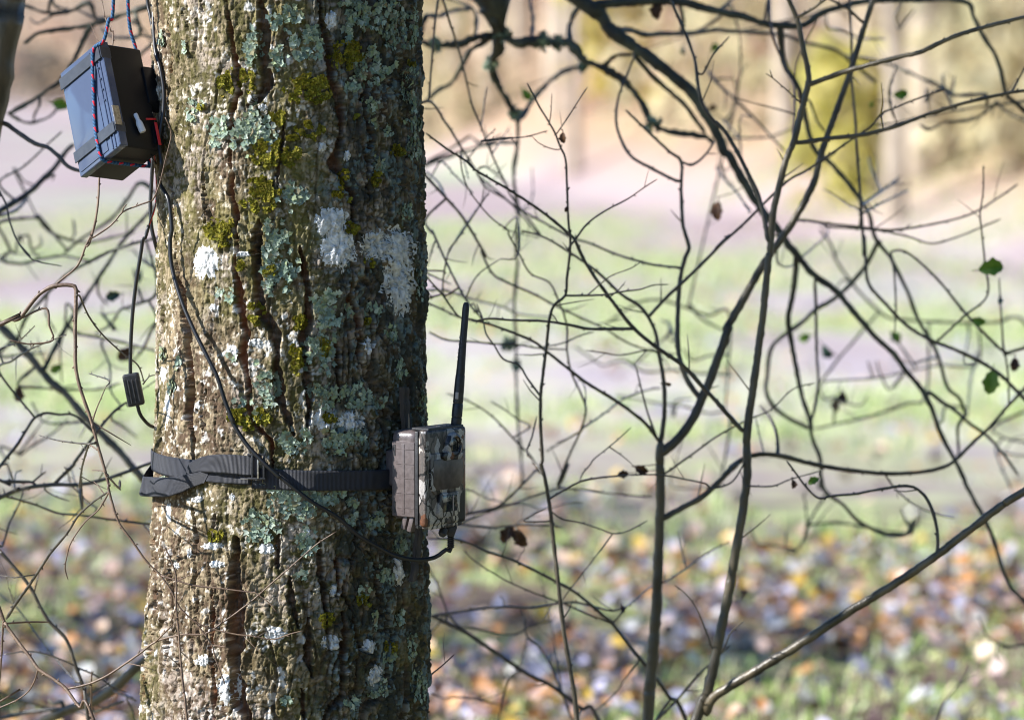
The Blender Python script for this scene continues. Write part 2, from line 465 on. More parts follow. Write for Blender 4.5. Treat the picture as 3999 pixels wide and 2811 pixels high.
def bark_height():
    H = np.zeros_like(TH); crackc = np.zeros_like(TH); red = np.zeros_like(TH)
    a = ARC; z = ZZ
    right = sst(690, 860, UUg + 60 * (fbm(a * 9, z * 5, 2) - .5))       # coarser, more furrowed bark on that side
    low = sst(1080, 1350, VVg)
    rough = np.clip(0.25 + 0.75 * right + 0.34 * low, 0, 1)
    rough = np.where(front, rough, 0.9)
    # broad swellings and long plates
    H += 0.010 * (fbm(a * 8, z * 2.2, 0, 2) - .5)
    wx = 0.012 * (fbm(a * 30, z * 12, 1) - .5) * 2; 
    plates = fbm((a + wx) * 34, z * 5.5, 2, 3)
    H += 0.006 * (plates - .5) * (0.35 + rough)
    # secondary cracks
    for s, zs, k, wid, dep in ((26, 5.0, 3, .050, .0065), (44, 8.5, 5, .055, .0048), (80, 17, 9, .07, .0030)):
        q = np.abs(fbm((a + wx * .9) * s + 3.1, z * zs + 1.7, k, 2) - .5) * 2
        gate = sst(.40, .62, fbm(a * 10, z * 3.5, k + 2, 2) + 0.30 * (rough - .45))
        m = (1 - sst(wid * .35, wid * 1.5, q)) * gate
        H -= dep * m * (0.35 + 0.75 * rough); crackc = np.maximum(crackc, m * .8 * rough)
        lip = (1 - sst(wid * 1.5, wid * 4, q)) * (1 - m) * gate
        H += 0.0014 * lip * rough
    # horizontal tearing on the coarse side, so plates break up
    q = np.abs(fbm(a * 17 + 5, z * 42, 6, 2) - .5) * 2
    gate = sst(.5, .65, fbm(a * 14, z * 14, 7, 2)) * rough
    m = (1 - sst(.03, .12, q)) * gate
    H -= 0.0032 * m; crackc = np.maximum(crackc, .6 * m)
    # scaly fine relief; torn lenticel streaks
    H += 0.0046 * (fbm(a * 135, z * 46, 4, 3, .65) - .5) * (0.45 + 0.8 * rough)
    H += 0.0030 * (np.abs(fbm(a * 66, z * 22, 1, 3, .6) - .5) * 2 - .4) * (0.6 + .6 * rough)
    H += 0.0022 * (fbm(a * 70, z * 240, 7, 2) - .5) * (1 - .5 * rough)
    # flaking scales: broken little plates at two sizes
    w1 = .010 * (fbm(a * 60, z * 60, 2, 3) - .5); w2 = .010 * (fbm(a * 60 + 9, z * 60, 4, 3) - .5)
    f1, f2, idv = worley((a + w1) * 46, (z + w2 * 2) * 19, 1)
    H += (0.0030 * (idv - .5) - 0.0044 * (1 - sst(.02, .16, f2 - f1))) * (rough ** 1.5)
    f1, f2, idv = worley((a + w1 * .5) * 125, (z + w2 * .6) * 44, 3)
    global SCALE_ID, SPECK_ID
    SCALE_ID = idv
    H += (0.0020 * (idv - .5) - 0.0022 * (1 - sst(.02, .13, f2 - f1))) * (.45 + .6 * rough)
    EDGE[:] = 1 - sst(.02, .15, f2 - f1)
    f1, f2, idv = worley((a + w1 * .3) * 250, (z + w2 * .3) * 215, 5)
    SPECK_ID = idv
    H += 0.0008 * (idv - .5)
    # traced fissures
    row_u = UUg; row_v = VVg
    wu = 13 * (fbm(a * 75, z * 40, 3, 3) - .5) + 7 * (fbm(a * 240, z * 160, 5, 2) - .5)
    wv = 6 * (fbm(a * 60, z * 60, 6, 2) - .5)
    for (ox, oy, sc), pts, hw, dep, rd in FISS:
        p = [float(t) for t in pts.split()]
        P = [(ox + p[i] * sc, oy + p[i + 1] * sc) for i in range(0, len(p), 2)]
        w = hw * sc
        lo, hi = min(q[1] for q in P) - 25, max(q[1] for q in P) + 25
        rows = np.where((VV > lo) & (VV < hi))[0]
        if len(rows) == 0: continue
        sl = slice(rows[0], rows[-1] + 1)
        u = (row_u + wu)[sl, :NF]; v = (row_v + wv)[sl, :NF]
        stretch = 1.0 / np.maximum(0.35, np.cos(TH[sl, :NF]))
        best = np.full(u.shape, 1e9); 
        L = sum(math.dist(P[i], P[i + 1]) for i in range(len(P) - 1)); acc = 0; tb = np.zeros(u.shape)
        for i in range(len(P) - 1):
            ax, ay = P[i]; bx, by = P[i + 1]; dx, dy = bx - ax, by - ay; l2 = dx * dx + dy * dy
            t = np.clip(((u - ax) * dx + (v - ay) * dy) / l2, 0, 1)
            d = np.hypot((u - ax - t * dx) * stretch, (v - ay - t * dy))
            tb = np.where(d < best, (acc + t * math.sqrt(l2)) / L, tb); best = np.minimum(best, d); acc += math.sqrt(l2)
        taper = np.clip(np.minimum(tb, 1 - tb) * 5, 0.25, 1) ** .6
        ww = w * taper * (0.75 + 0.7 * vn(tb * 14, tb * 0, 2))
        m = 1 - sst(ww * .70, ww * 1.10, best)
        floor = 0.8 + 0.4 * fbm(u * .40, v * .03, 3, 2)
        H[sl, :NF] -= dep * 0.00155 * m * floor
        lipm = np.exp(-((best - ww * 1.35) / (ww * .6 + 1)) ** 2) * (1 - m)
        H[sl, :NF] += 0.0016 * lipm
        crackc[sl, :NF] = np.maximum(crackc[sl, :NF], m)
        red[sl, :NF] = np.maximum(red[sl, :NF], m * rd * sst(.35, .6, fbm(u * .12, v * .05, 5, 2) + .25 * rd - .1))
    # loose bark plates standing off at the lower left edge
    fl = sst(1270, 1330, VVg + 40 * (fbm(a * 40, z * 20, 2) - .5)) * sst(-1.22, -1.34, TH + .10 * (fbm(a * 50, z * 24, 4) - .5)) * sst(-1.95, -1.8, TH)
    H += .004 * fl * (.5 + .8 * fbm(a * 30, z * 16, 6, 2))
    fl2 = sst(-1.20, -1.30, TH + .12 * (fbm(a * 60, z * 9, 1) - .5)) * sst(.5, .58, fbm(a * 20, z * 7, 3, 2))
    H += .0035 * fl2
    band = (VVg > 1000) & (VVg < 1092)
    H = np.where(band, np.minimum(H, .0030), H)            # bark is pressed in under the strap
    return H, crackc, red, rough
H, CRK, RED, ROUGH = bark_height()
def bark_colour():
    a, z = ARC, ZZ
    def c(t): return np.array(t)[None, None, :]
    n1 = fbm(a * 46, z * 30, 1, 4, .6); n2 = fbm(a * 130, z * 105, 2, 3, .65); n3 = fbm(a * 12, z * 7, 4, 3); n4 = fbm(a * 70, z * 210, 5, 3, .6)
    olive = c((0.080, 0.070, 0.020)); tan = c((0.32, 0.255, 0.155)); pink = c((0.39, 0.325, 0.265)); pale = c((0.68, 0.62, 0.51)); brown = c((0.095, 0.062, 0.036))
    col = olive + (brown - olive) * sst(.4, .7, n3)[..., None]
    k = sst(.46, .66, n1 * .34 + n2 * .20 + n4 * .22 + SCALE_ID * .14 + SPECK_ID * .16)
    col = col + (tan - col) * (k * .9)[..., None]
    pk = sst(.52, .66, fbm(a * 16 + 7, z * 9, 6, 3)) * sst(.40, .60, n2 * .6 + n4 * .4)
    col = col + (pink - col) * (pk * .8)[..., None]
    sp = sst(.62, .70, n2 * .35 + n4 * .25 + SPECK_ID * .40) * sst(.40, .6, fbm(a * 26, z * 18 + 3, 3, 2))
    col = col + (pale - col) * (sp * .85)[..., None]
    col = col + (c((0.060, 0.050, 0.022)) - col) * (EDGE * .75)[..., None]
    # green algal film in places; then the right side is painted darker, deepening its shade
    alg = sst(.50, .68, fbm(a * 9 + 2, z * 4.5, 7, 3)) * sst(.35, .6, n1)
    col = col + (c((0.15, 0.135, 0.032)) - col) * (alg * .6)[..., None]
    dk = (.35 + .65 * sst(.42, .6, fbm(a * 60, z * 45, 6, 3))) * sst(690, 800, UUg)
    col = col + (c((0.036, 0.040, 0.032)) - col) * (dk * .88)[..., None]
    bl = sst(.54, .66, fbm(a * 38, z * 30, 0, 3) * .7 + SPECK_ID * .3) * sst(680, 800, UUg)  # bluish patches paint the cool tint of the shaded side
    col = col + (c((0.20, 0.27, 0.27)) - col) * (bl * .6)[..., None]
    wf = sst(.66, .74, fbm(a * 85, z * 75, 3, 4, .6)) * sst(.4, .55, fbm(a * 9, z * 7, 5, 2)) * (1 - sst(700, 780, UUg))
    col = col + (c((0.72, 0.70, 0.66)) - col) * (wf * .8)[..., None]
    inner = c((0.085, 0.062, 0.042)) + (c((0.20, 0.15, 0.11)) - c((0.085, 0.062, 0.042))) * sst(.45, .7, n4)[..., None]
    col = col + (inner - col) * (CRK * .8)[..., None]
    col = col + (c((0.30, 0.105, 0.035)) - col) * (RED * .75)[..., None]
    return np.clip(col, 0.01, 0.9)
RAD = R0 + H
XX = CX[:, None] + RAD * np.sin(TH); YY = -RAD * np.cos(TH)
TREE = thing('old_tree', 'thick old tree trunk with furrowed bark, moss and lichen, carrying the camera', 'tree', (float(CX[40]), 0, 0))
def build_trunk():
    V = np.stack([XX.ravel(), YY.ravel(), ZZ.ravel()], 1)
    i = np.arange(NZ - 1)[:, None] * NT; k = np.arange(NT)[None, :]; k2 = (k + 1) % NT
    F = np.stack([i + k, i + k2, i + NT + k2, i + NT + k], -1).reshape(-1, 4)
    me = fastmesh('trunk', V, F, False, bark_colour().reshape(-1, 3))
    return link('trunk', shift(me, TREE.location), TREE, M_BARK)
build_trunk()
def theta_of(u, v):
    return np.arcsin(np.clip((u - trunk_c(v)) / trunk_h(v), -.985, .985))
def surf(u, v, off=0.0, flat=False):
    """point on the bark seen at overview pixel (u, v), and its outward direction"""
    th = float(theta_of(u, v))
    r = float(trunk_h(v)) * SU
    z = W(u * UF, v * UF, -r * math.cos(th)).z
    vz = v_of_z(z)
    ri = np.searchsorted(ZR, z); ri = min(max(ri, 1), NZ - 1)
    ci = min(max(int(np.searchsorted(th_f, th)), 0), NF - 1)
    rad = float(RR[ri]) + (0.0 if flat else float(H[ri, ci])) + off
    n = Vector((math.sin(th), -math.cos(th), 0))
    return Vector((float(CX[ri]) + rad * n.x, rad * n.y, z)), n

# crustose white patches: thin shells lying on the bark
def crust_patch(u, v, ru, rv, seed, lift=0.0017):
    rings, seg = 15, 64
    V = []; F = []
    ph = seed * 7.77
    an = np.arange(seg) * 2 * math.pi / seg
    rr = 0.56 + 0.80 * fbm(np.cos(an) * 3.2 + ph, np.sin(an) * 3.2 + ph, seed, 4, .75)
    for i in range(rings + 1):
        t = i / rings
        uu = u + np.cos(an) * ru * rr * t; vv = v + np.sin(an) * rv * rr * t
        nz = fbm(uu * .32 + ph, vv * .32, seed + 2, 3, .7)
        for k in range(seg):
            off = lift * (1 - t ** 3) + 0.0015 * (float(nz[k]) - .50) - (0.0012 * t ** 4)
            p, _ = surf(uu[k], vv[k], off)
            V.append(p)
    for i in range(rings):
        for k in range(seg):
            k2 = (k + 1) % seg
            F.append((i * seg + k, (i + 1) * seg + k, (i + 1) * seg + k2, i * seg + k2))
    link('crust_lichen', shift(mesh('crust_lichen', V, F), TREE.location), TREE, M_CRUST)
CRUST = [(478, 588, 35, 45), (560, 570, 26, 8), (757, 500, 40, 40), (772, 558, 46, 52), (856, 550, 44, 42), (908, 560, 42, 56), (905, 640, 40, 68), (742, 938, 29, 32), (800, 945, 32, 28),
         (524, 1545, 26, 40), (490, 1224, 30, 11), (612, 1230, 25, 14), (630, 1422, 26, 22), (755, 1442, 28, 20), (852, 1515, 17, 24), (790, 350, 10, 13),
         (700, 1195, 10, 16), (838, 775, 12, 20), (385, 915, 8, 40), (372, 840, 8, 22), (460, 908, 13, 12), (436, 1155, 8, 16), (607, 242, 12, 10), (580, 225, 9, 13), (738, 330, 14, 12),
         (388, 1150, 9, 26), (438, 1240, 8, 13), (408, 1268, 7, 10), (535, 790, 18, 22), (758, 45, 13, 22), (840, 1450, 16, 18), (903, 1280, 13, 36), (495, 690, 14, 10), (455, 1120, 15, 9), (760, 1325, 12, 14), (590, 770, 20, 12),
         (535, 1115, 9, 10), (500, 1265, 22, 10), (470, 1480, 26, 16)]
for i, q in enumerate(CRUST): crust_patch(*q, i)

# leafy lichen and moss: many small curled lobes on the bark, one mesh per colony
def lobes(name, u, v, ru, rv, size, pal, wts, m, rng, cover=2.4, stand=0.55, puff=0.0):
    area = math.pi * ru * rv * SU * SU / max(.45, math.cos(float(theta_of(u, v))))
    n = int(min(1500, area / (size * size * .55) * cover))
    V = []; F = []; C = []
    cols = pick(pal, wts, n, rng, .25)
    done = 0
    ph = rng.random() * 50
    for j in range(n * 3):
        if done >= n: break
        a = rng.random() * 6.283; t = math.sqrt(rng.random()) * 1.12
        uu = u + math.cos(a) * ru * t; vv = v + math.sin(a) * rv * t
        e = float(fbm(np.array([uu * .075 + ph]), np.array([vv * .075 + ph]), 3, 3)[0])
        if abs(vv - (1044 + 11 * (uu - 650) / 305)) < 30: continue
        if e < 0.40 + 0.36 * max(0, t - .45): continue
        lift = (0.0004 + 0.0018 * rng.random()) + puff * max(0, 1 - t * t)
        p, nrm = surf(uu, vv, lift)
        zax = Vector((0, 0, 1)); tan = zax.cross(nrm)
        g = a + (rng.random() - .5) * 1.7                                    # lobes point outwards from the colony's middle
        d = (tan * math.cos(g) - zax * math.sin(g)).normalized()
        sd_ = nrm.cross(d)
        tl = (rng.random() - .12) * stand
        d2 = d * math.cos(tl) + nrm * math.sin(tl); n2 = nrm * math.cos(tl) - d * math.sin(tl)
        sz = size * (0.55 + 0.9 * rng.random())
        b = len(V)
        V.append(p - d2 * sz * .35)
        k = 7
        for q in range(k):
            aa = -2.0 + 4.0 * q / (k - 1)
            rr = sz * (0.62 + 0.38 * (q % 2)) * (0.75 + .5 * rng.random())
            V.append(p + d2 * math.cos(aa) * rr * .8 + sd_ * math.sin(aa) * rr * .75 + n2 * sz * (.10 + .28 * rng.random()) * (1 if puff else .8))
        for q in range(k - 1): F.append((b, b + 1 + q, b + 2 + q))
        C += [cols[done]] * (k + 1)
        done += 1
    if not F: return
    me = fastmesh(name, np.array([tuple(p) for p in V]), np.array(F), False, np.array(C))
    link(name, shift(me, TREE.location), TREE, m)
LPAL = [(0.27, 0.34, 0.25), (0.38, 0.45, 0.34), (0.20, 0.26, 0.21), (0.30, 0.35, 0.20), (0.47, 0.53, 0.43), (0.24, 0.22, 0.13)]
MPAL = [(0.20, 0.185, 0.018), (0.32, 0.29, 0.03), (0.13, 0.12, 0.015), (0.26, 0.21, 0.03)]
LICH = [(658, 46, 36, 32), (583, 107, 20, 43), (712, 100, 40, 40), (640, 128, 21, 28), (836, 32, 68, 40), (904, 60, 38, 54), (846, 150, 42, 42), (792, 80, 18, 20), (925, 213, 16, 72),
        (512, 285, 28, 46), (566, 300, 32, 46), (590, 275, 18, 40), (619, 300, 18, 36), (672, 437, 30, 34), (640, 535, 36, 44), (861, 370, 18, 21), (843, 275, 12, 12), (928, 330, 12, 36), (915, 470, 12, 22),
        (637, 590, 43, 66), (754, 684, 40, 40), (740, 784, 27, 54), (705, 785, 16, 42), (612, 872, 32, 38), (598, 809, 14, 15), (750, 892, 22, 28), (804, 892, 32, 34), (672, 990, 36, 32), (761, 992, 36, 32), (808, 990, 20, 28),
        (500, 648, 14, 17), (534, 663, 14, 14), (843, 690, 17, 20), (800, 705, 10, 16), (665, 1080, 60, 26), (690, 1120, 72, 44), (601, 1180, 36, 38), (701, 1211, 22, 32), (761, 1110, 20, 36), (848, 1170, 20, 22), (905, 1382, 22, 15),
        (940, 1538, 14, 42), (806, 1572, 22, 16), (862, 1545, 20, 22), (800, 1146, 14, 26), (447, 250, 16, 22), (590, 930, 10, 18), (720, 880, 14, 16), (862, 900, 14, 22), (870, 1290, 18, 22), (930, 1040, 10, 24), (470, 232, 9, 8),
        (880, 1480, 12, 16), (690, 1290, 14, 10), (372, 790, 10, 20), (412, 812, 9, 14), (395, 870, 9, 18), (378, 1075, 12, 9), (655, 1570, 14, 16), (370, 85, 8, 14), (433, 105, 12, 12), (538, 800, 10, 10), (560, 900, 18, 14), (888, 745, 12, 22), (900, 830, 12, 26), (845, 240, 16, 18), (880, 300, 12, 20), (800, 190, 18, 18),
        (945, 900, 7, 40), (946, 640, 7, 40), (944, 300, 7, 46), (820, 1330, 14, 20), (905, 1220, 12, 24), (850, 1390, 12, 18), (925, 1450, 9, 26)]
MOSS = [(527, 184, 22, 32), (577, 178, 20, 27), (705, 199, 50, 32), (792, 124, 36, 30), (619, 340, 36, 36), (672, 340, 30, 32), (601, 437, 44, 37), (513, 519, 34, 32), (783, 410, 10, 28), (900, 341, 16, 17), (708, 295, 30, 22),
        (797, 511, 14, 15), (541, 937, 18, 18), (566, 940, 40, 22), (612, 930, 18, 22), (740, 775, 12, 24), (680, 800, 16, 36), (619, 606, 16, 16), (498, 1204, 16, 16), (740, 1396, 20, 28), (829, 1346, 17, 16), (882, 1450, 13, 13), (430, 240, 9, 10),
        (560, 595, 12, 14), (590, 700, 16, 26), (750, 935, 14, 14), (640, 265, 20, 18), (840, 590, 10, 10), (835, 720, 9, 9), (470, 240, 8, 7), (925, 150, 10, 16), (810, 255, 9, 9), (688, 720, 18, 22), (850, 400, 14, 18), (780, 440, 20, 18)]
rl = np.random.default_rng(21)
for q in LICH: lobes('lichen_patch', *q, 0.0054, LPAL, [3, 3, 2, 2, 1.2, 1], M_LICHEN, rl, cover=1.15, stand=.42)
for q in MOSS: lobes('moss_cushion', *q, 0.0036, MPAL, [3, 3, 2, 1], M_MOSS, rl, cover=2.3, stand=1.0, puff=0.0035)

# limbs of the old tree above the picture: they carry the rope and shade part of the view
def tree_limb(pts, r0, r1):
    P, T = catmull([Vector(p) for p in pts], 0.05)
    V, F = tube_geo(P, [r0 + (r1 - r0) * t for t in T], 12)
    link('limb', shift(mesh('limb', V, F), TREE.location), TREE, M_LIMB)
tcx = float(CX[-1])
tree_limb([(tcx - .10, 0, 2.18), (tcx - .30, -.04, 2.24), (tcx - .62, -.12, 2.36), (tcx - 1.3, -.3, 2.7), (tcx - 2.0, -.3, 3.1)], .055, .022)
tree_limb([(tcx + .1, 0, 3.2), (tcx + .6, .3, 3.7), (tcx + 1.3, .6, 4.4), (tcx + 2.0, .8, 5.2)], .07, .03)
tree_limb([(tcx, 0, 5.2), (tcx - .1, .2, 6.4), (tcx + .2, .3, 7.8)], .13, .05)
tree_limb([(tcx, .05, 4.2), (tcx - .2, .9, 4.9), (tcx - .5, 1.6, 5.8)], .07, .03)


# ------------------------------------------------------------------ small solids
def rbox(sx, sy, sz, r, seg=3, axis='z'):
    """box with rounded edges, centred; returns verts, faces via bmesh"""
    import bmesh
    bm = bmesh.new()
    bmesh.ops.create_cube(bm, size=1.0)
    for v in bm.verts: v.co = Vector((v.co.x * sx, v.co.y * sy, v.co.z * sz))
    if r > 0:
        bmesh.ops.bevel(bm, geom=list(bm.edges), offset=r, segments=seg, profile=0.6, affect='EDGES')
    V = [v.co.copy() for v in bm.verts]; bm.verts.index_update()
    F = [tuple(v.index for v in f.verts) for f in bm.faces]
    bm.free()
    return V, F
def prism(pts, y0, y1, r=0.0):
    """outline in (x, z), extruded along y"""
    import bmesh
    bm = bmesh.new()
    a = [bm.verts.new((p[0], y0, p[1])) for p in pts]; b = [bm.verts.new((p[0], y1, p[1])) for p in pts]
    n = len(pts)
    bm.faces.new(a); bm.faces.new(list(reversed(b)))
    for i in range(n): bm.faces.new((a[i], b[i], b[(i + 1) % n], a[(i + 1) % n]))
    bmesh.ops.recalc_face_normals(bm, faces=bm.faces)
    if r > 0: bmesh.ops.bevel(bm, geom=list(bm.edges), offset=r, segments=2, profile=0.6, affect='EDGES')
    bm.verts.index_update()
    V = [v.co.copy() for v in bm.verts]; F = [tuple(v.index for v in f.verts) for f in bm.faces]
    bm.free(); return V, F
def lathe(prof, seg=24):
    """prof (r, z) list about z"""
    V = []; F = []
    for r, z in prof:
        for k in range(seg):
            t = 2 * math.pi * k / seg; V.append(Vector((r * math.cos(t), r * math.sin(t), z)))
    for i in range(len(prof) - 1):
        for k in range(seg):
            k2 = (k + 1) % seg; F.append((i * seg + k, i * seg + k2, (i + 1) * seg + k2, (i + 1) * seg + k))
    F.append(tuple(reversed(range(seg)))); F.append(tuple((len(prof) - 1) * seg + k for k in range(seg)))
    return V, F
def join(*geos):
    V = []; F = []
    for v, f in geos:
        o = len(V); V += list(v); F += [tuple(i + o for i in q) for q in f]
    return V, F
def at(geo, loc=(0, 0, 0), rot=None):
    V, F = geo
    M = Matrix.Translation(Vector(loc))
    if rot is not None: M = M @ rot
    return [M @ Vector(v) for v in V], F
def part(name, geo, parent, m, smooth=False, auto=True):
    me = mesh(name, geo[0], geo[1], False)
    o = link(name, me, parent, m)
    if auto:
        me.polygons.foreach_set('use_smooth', [True] * len(me.polygons))
        try: me.set_sharp_from_angle(angle=math.radians(35))
        except Exception: pass
    return o

# ------------------------------------------------------------------ trail camera
def camo_mat():
    m, nt, p = new_mat("woodland_camouflage")
    L = nt.links; N = nt.nodes
    tc = N.new("ShaderNodeTexCoord")
    nz = N.new("ShaderNodeTexNoise"); nz.inputs['Scale'].default_value = 55; nz.inputs['Detail'].default_value = 3
    L.new(tc.outputs['Object'], nz.inputs['Vector'])
    mp = N.new("ShaderNodeMix"); mp.data_type = 'RGBA'; mp.blend_type = 'ADD'; mp.inputs[0].default_value = 0.018
    L.new(tc.outputs['Object'], mp.inputs[6]); L.new(nz.outputs[1], mp.inputs[7])
    mg = N.new("ShaderNodeMapping"); mg.inputs['Rotation'].default_value = (0.3, 0.5, 0.6); mg.inputs['Scale'].default_value = (1, 1, 0.45)
    L.new(mp.outputs[2], mg.inputs[0])
    v = N.new("ShaderNodeTexVoronoi"); v.inputs['Scale'].default_value = 70
    L.new(mg.outputs[0], v.inputs['Vector'])
    sp = N.new("ShaderNodeSeparateColor"); L.new(v.outputs['Color'], sp.inputs[0])
    r = N.new("ShaderNodeValToRGB"); r.color_ramp.interpolation = 'CONSTANT'
    e = r.color_ramp.elements
    e[0].position = 0; e[0].color = (0.016, 0.014, 0.013, 1); e[1].position = 0.22; e[1].color = (0.33, 0.31, 0.29, 1)
    for q, c in ((0.42, (0.10, 0.085, 0.075)), (0.60, (0.46, 0.42, 0.36)), (0.74, (0.12, 0.052, 0.026)), (0.84, (0.05, 0.045, 0.04)), (0.92, (0.34, 0.33, 0.33))):
        x = e.new(q); x.color = (*c, 1)
    L.new(sp.outputs[0], r.inputs[0])
    v2 = N.new("ShaderNodeTexVoronoi"); v2.feature = 'DISTANCE_TO_EDGE'; v2.inputs['Scale'].default_value = 48
    mg2 = N.new("ShaderNodeMapping"); mg2.inputs['Rotation'].default_value = (0.9, -0.6, 0.2); mg2.inputs['Scale'].default_value = (1, 1, 0.6)
    L.new(mp.outputs[2], mg2.inputs[0]); L.new(mg2.outputs[0], v2.inputs['Vector'])
    st = N.new("ShaderNodeMath"); st.operation = 'LESS_THAN'; st.inputs[1].default_value = 0.045
    L.new(v2.outputs['Distance'], st.inputs[0])
    mx = N.new("ShaderNodeMix"); mx.data_type = 'RGBA'; L.new(st.outputs[0], mx.inputs[0]); L.new(r.outputs[0], mx.inputs[6]); mx.inputs[7].default_value = (0.018, 0.016, 0.015, 1)
    n3 = N.new("ShaderNodeTexNoise"); n3.inputs['Scale'].default_value = 420; n3.inputs['Detail'].default_value = 2
    L.new(tc.outputs['Object'], n3.inputs['Vector'])
    m3 = N.new("ShaderNodeMix"); m3.data_type = 'RGBA'; m3.blend_type = 'OVERLAY'; m3.inputs[0].default_value = 0.5
    L.new(mx.outputs[2], m3.inputs[6]); L.new(n3.outputs[0], m3.inputs[7])
    L.new(m3.outputs[2], p.inputs['Base Color'])
    p.inputs['Roughness'].default_value = 0.36
    b = N.new("ShaderNodeBump"); b.inputs['Strength'].default_value = 0.3; b.inputs['Distance'].default_value = 0.001
    L.new(sp.outputs[1], b.inputs['Height']); L.new(b.outputs[0], p.inputs['Normal'])
    return m
M_CAMO = camo_mat()
M_SHELL = mat("brown_shell", (0.088, 0.070, 0.067), 0.30, (0.125, 0.102, 0.098), 140, bump=0.12, bscale=700)
M_PANEL = mat("tinted_panel", (0.045, 0.034, 0.030), 0.32, (0.085, 0.066, 0.058), 120)
M_GLASS = mat("dark_lens", (0.012, 0.013, 0.016), 0.08, coat=0.6)
M_BRASS = mat("latch_metal", (0.35, 0.30, 0.27), 0.35)

def trail_camera():
    al = math.radians(55)
    n = Vector((math.sin(al), -math.cos(al), 0)); e = Vector((math.cos(al), math.sin(al), 0))
    z = W(1667, 1857, -0.15).z
    O = Vector((-0.1416, -0.126, z))
    T = thing('trail_camera', 'camouflaged trail camera with brown back and upright antenna strapped to trunk', 'camera', O)
    # local axes: x across the front, y outwards through the lens, z up
    T.matrix_world = Matrix(((e.x, n.x, 0, O.x), (e.y, n.y, 0, O.y), (e.z, n.z, 1, O.z), (0, 0, 0, 1)))
    mm = 0.001
    # back half: domed shell with a flanged, ribbed cover
    V, F = rbox(.090, .046, .126, .012, 4); part('back_shell', at((V, F), (0, .019, .003)), T, M_SHELL)
    fl = part('cover_flange', at(rbox(.0985, .040, .106, .0022, 3), (0, .0215, -.002)), T, M_SHELL)
    for s in (-1, 1):
        for k in range(5):
            zz = .040 - k * .0205
            part('rib', at(rbox(.0009, .031, .0010, .0003, 1), (s * .0495, .0245, zz)), fl, M_SHELL)
        part('ridge', at(rbox(.0010, .0060, .098, .0005, 2), (s * .0493, .021, -.002)), fl, M_SHELL)
        for zz in (.038, -.042):
            part('slot', at(rbox(.0012, .0035, .016, .0003, 1), (s * .0492, .0065, zz)), fl, M_BLACKP)
    part('gasket', at(rbox(.097, .006, .132, .002, 2), (0, .0435, 0)), T, M_BLACKP)
    # front half
    V, F = rbox(.098, .0145, .1365, .0065, 4); part('front_housing', at((V, F), (0, .0535, 0)), T, M_CAMO)
    # stepped bezel round the panel: chamfered outline
    o = [(-.040, .034), (.040, .034), (.041, -.012), (.030, -.0235), (-.030, -.0235), (-.041, -.012)]
    part('panel_bezel', prism(o, .0585, .0632, .0012), T, M_CAMO)
    i = [(-.034, .026), (.034, .026), (.035, -.009), (.026, -.0175), (-.026, -.0175), (-.035, -.009)]
    part('flash_panel', prism(i, .0612, .0640, .0008), T, M_PANEL)
    # lens turret
    R90 = Matrix.Rotation(-math.pi / 2, 4, 'X')
    tur = part('lens_turret', at(lathe([(.019, -.003), (.0185, .004), (.0165, .0075), (.0135, .0088), (.0125, .0070), (.0118, .0040)], 32), (.0138, .0590, .0430), R90), T, M_CAMO)
    part('lens', at(lathe([(.0118, .0020), (.0112, .0046), (.008, .0054), (.002, .0057)], 32), (.0138, .0590, .0430), R90), tur, M_GLASS)
    part('brow', prism([(-.010, .0235), (.030, .0225), (.034, .031), (.020, .0345), (-.012, .0345), (-.0165, .029)], .0600, .0668, .0018), T, M_CAMO)
    # sensor window below
    fr = [(-.020, -.0225), (.024, -.0225), (.027, -.052), (.020, -.0565), (-.020, -.0565), (-.024, -.050)]
    part('window_frame', prism(fr, .0588, .0650, .0016), T, M_CAMO)
    part('sensor_window', at(rbox(.034, .002, .0230, .0006, 2), (.002, .0648, -.0375)), T, M_GLASS)
    part('window_stripe', at(rbox(.0026, .0008, .0215, .0002, 1), (.0090, .0660, -.0375)), T, M_BRASS)
    # hinge knuckles down the near corner
    for k in range(9):
        zz = .050 - k * .0125
        part('hinge_knuckle', at(lathe([(.0026 + .0006 * (k % 2), -.0058), (.0029 + .0006 * (k % 2), 0), (.0026 + .0006 * (k % 2), .0058)], 12), (-.0478, .0588, zz)), T, M_CAMO)
    # top plate with a raised rim, bottom latches and port cap
    tp = part('top_plate', at(rbox(.084, .030, .004, .0018, 3), (.002, .044, .0682)), T, M_BLACKP)
    for k in range(4): part('top_rib', at(rbox(.012, .0016, .0012, .0004, 1), (-.008 + k * .012, .0530, .0705)), tp, M_CAMO)
    part('bottom_plate', at(rbox(.078, .036, .007, .0025, 3), (.004, .040, -.0690)), T, M_CAMO)
    for q, yy in enumerate((.0135, .0240)):
        part('latch', at(rbox(.011, .0075, .022, .0018, 2), (-.0395, yy + .006, -.0625 - .003 * q), Matrix.Rotation(math.radians(-16), 4, 'X')), T, M_SHELL)
    part('port_cap', at(lathe([(.0035, -.006), (.0060, -.003), (.0060, .005), (.003, .007)], 14), (.006, .050, -.0800), Matrix.Rotation(.5, 4, 'Y')), T, M_BLACKP)
    # mounting bracket against the bark
    part('bracket', at(rbox(.060, .030, .050, .005, 3), (0, -.010, .010)), T, M_SHELL)
    # antenna
    bp = Vector((.038, .050, .0690))
    p_base = T.matrix_world @ bp
    tip = W(1821, 1181, p_base.y + 0.004)
    d = (tip - p_base); Ld = d.length
    q = (T.matrix_world.to_3x3().inverted() @ d).normalized().to_track_quat('Z', 'Y').to_matrix().to_4x4()
    A = part('antenna', at(lathe([(.0062, .072), (.0062, .076), (.0056, .095), (.0052, .112), (.0050, .118), (.0049, Ld - .008), (.0043, Ld - .003), (.0025, Ld)], 20), bp, q), T, M_BLACKP)
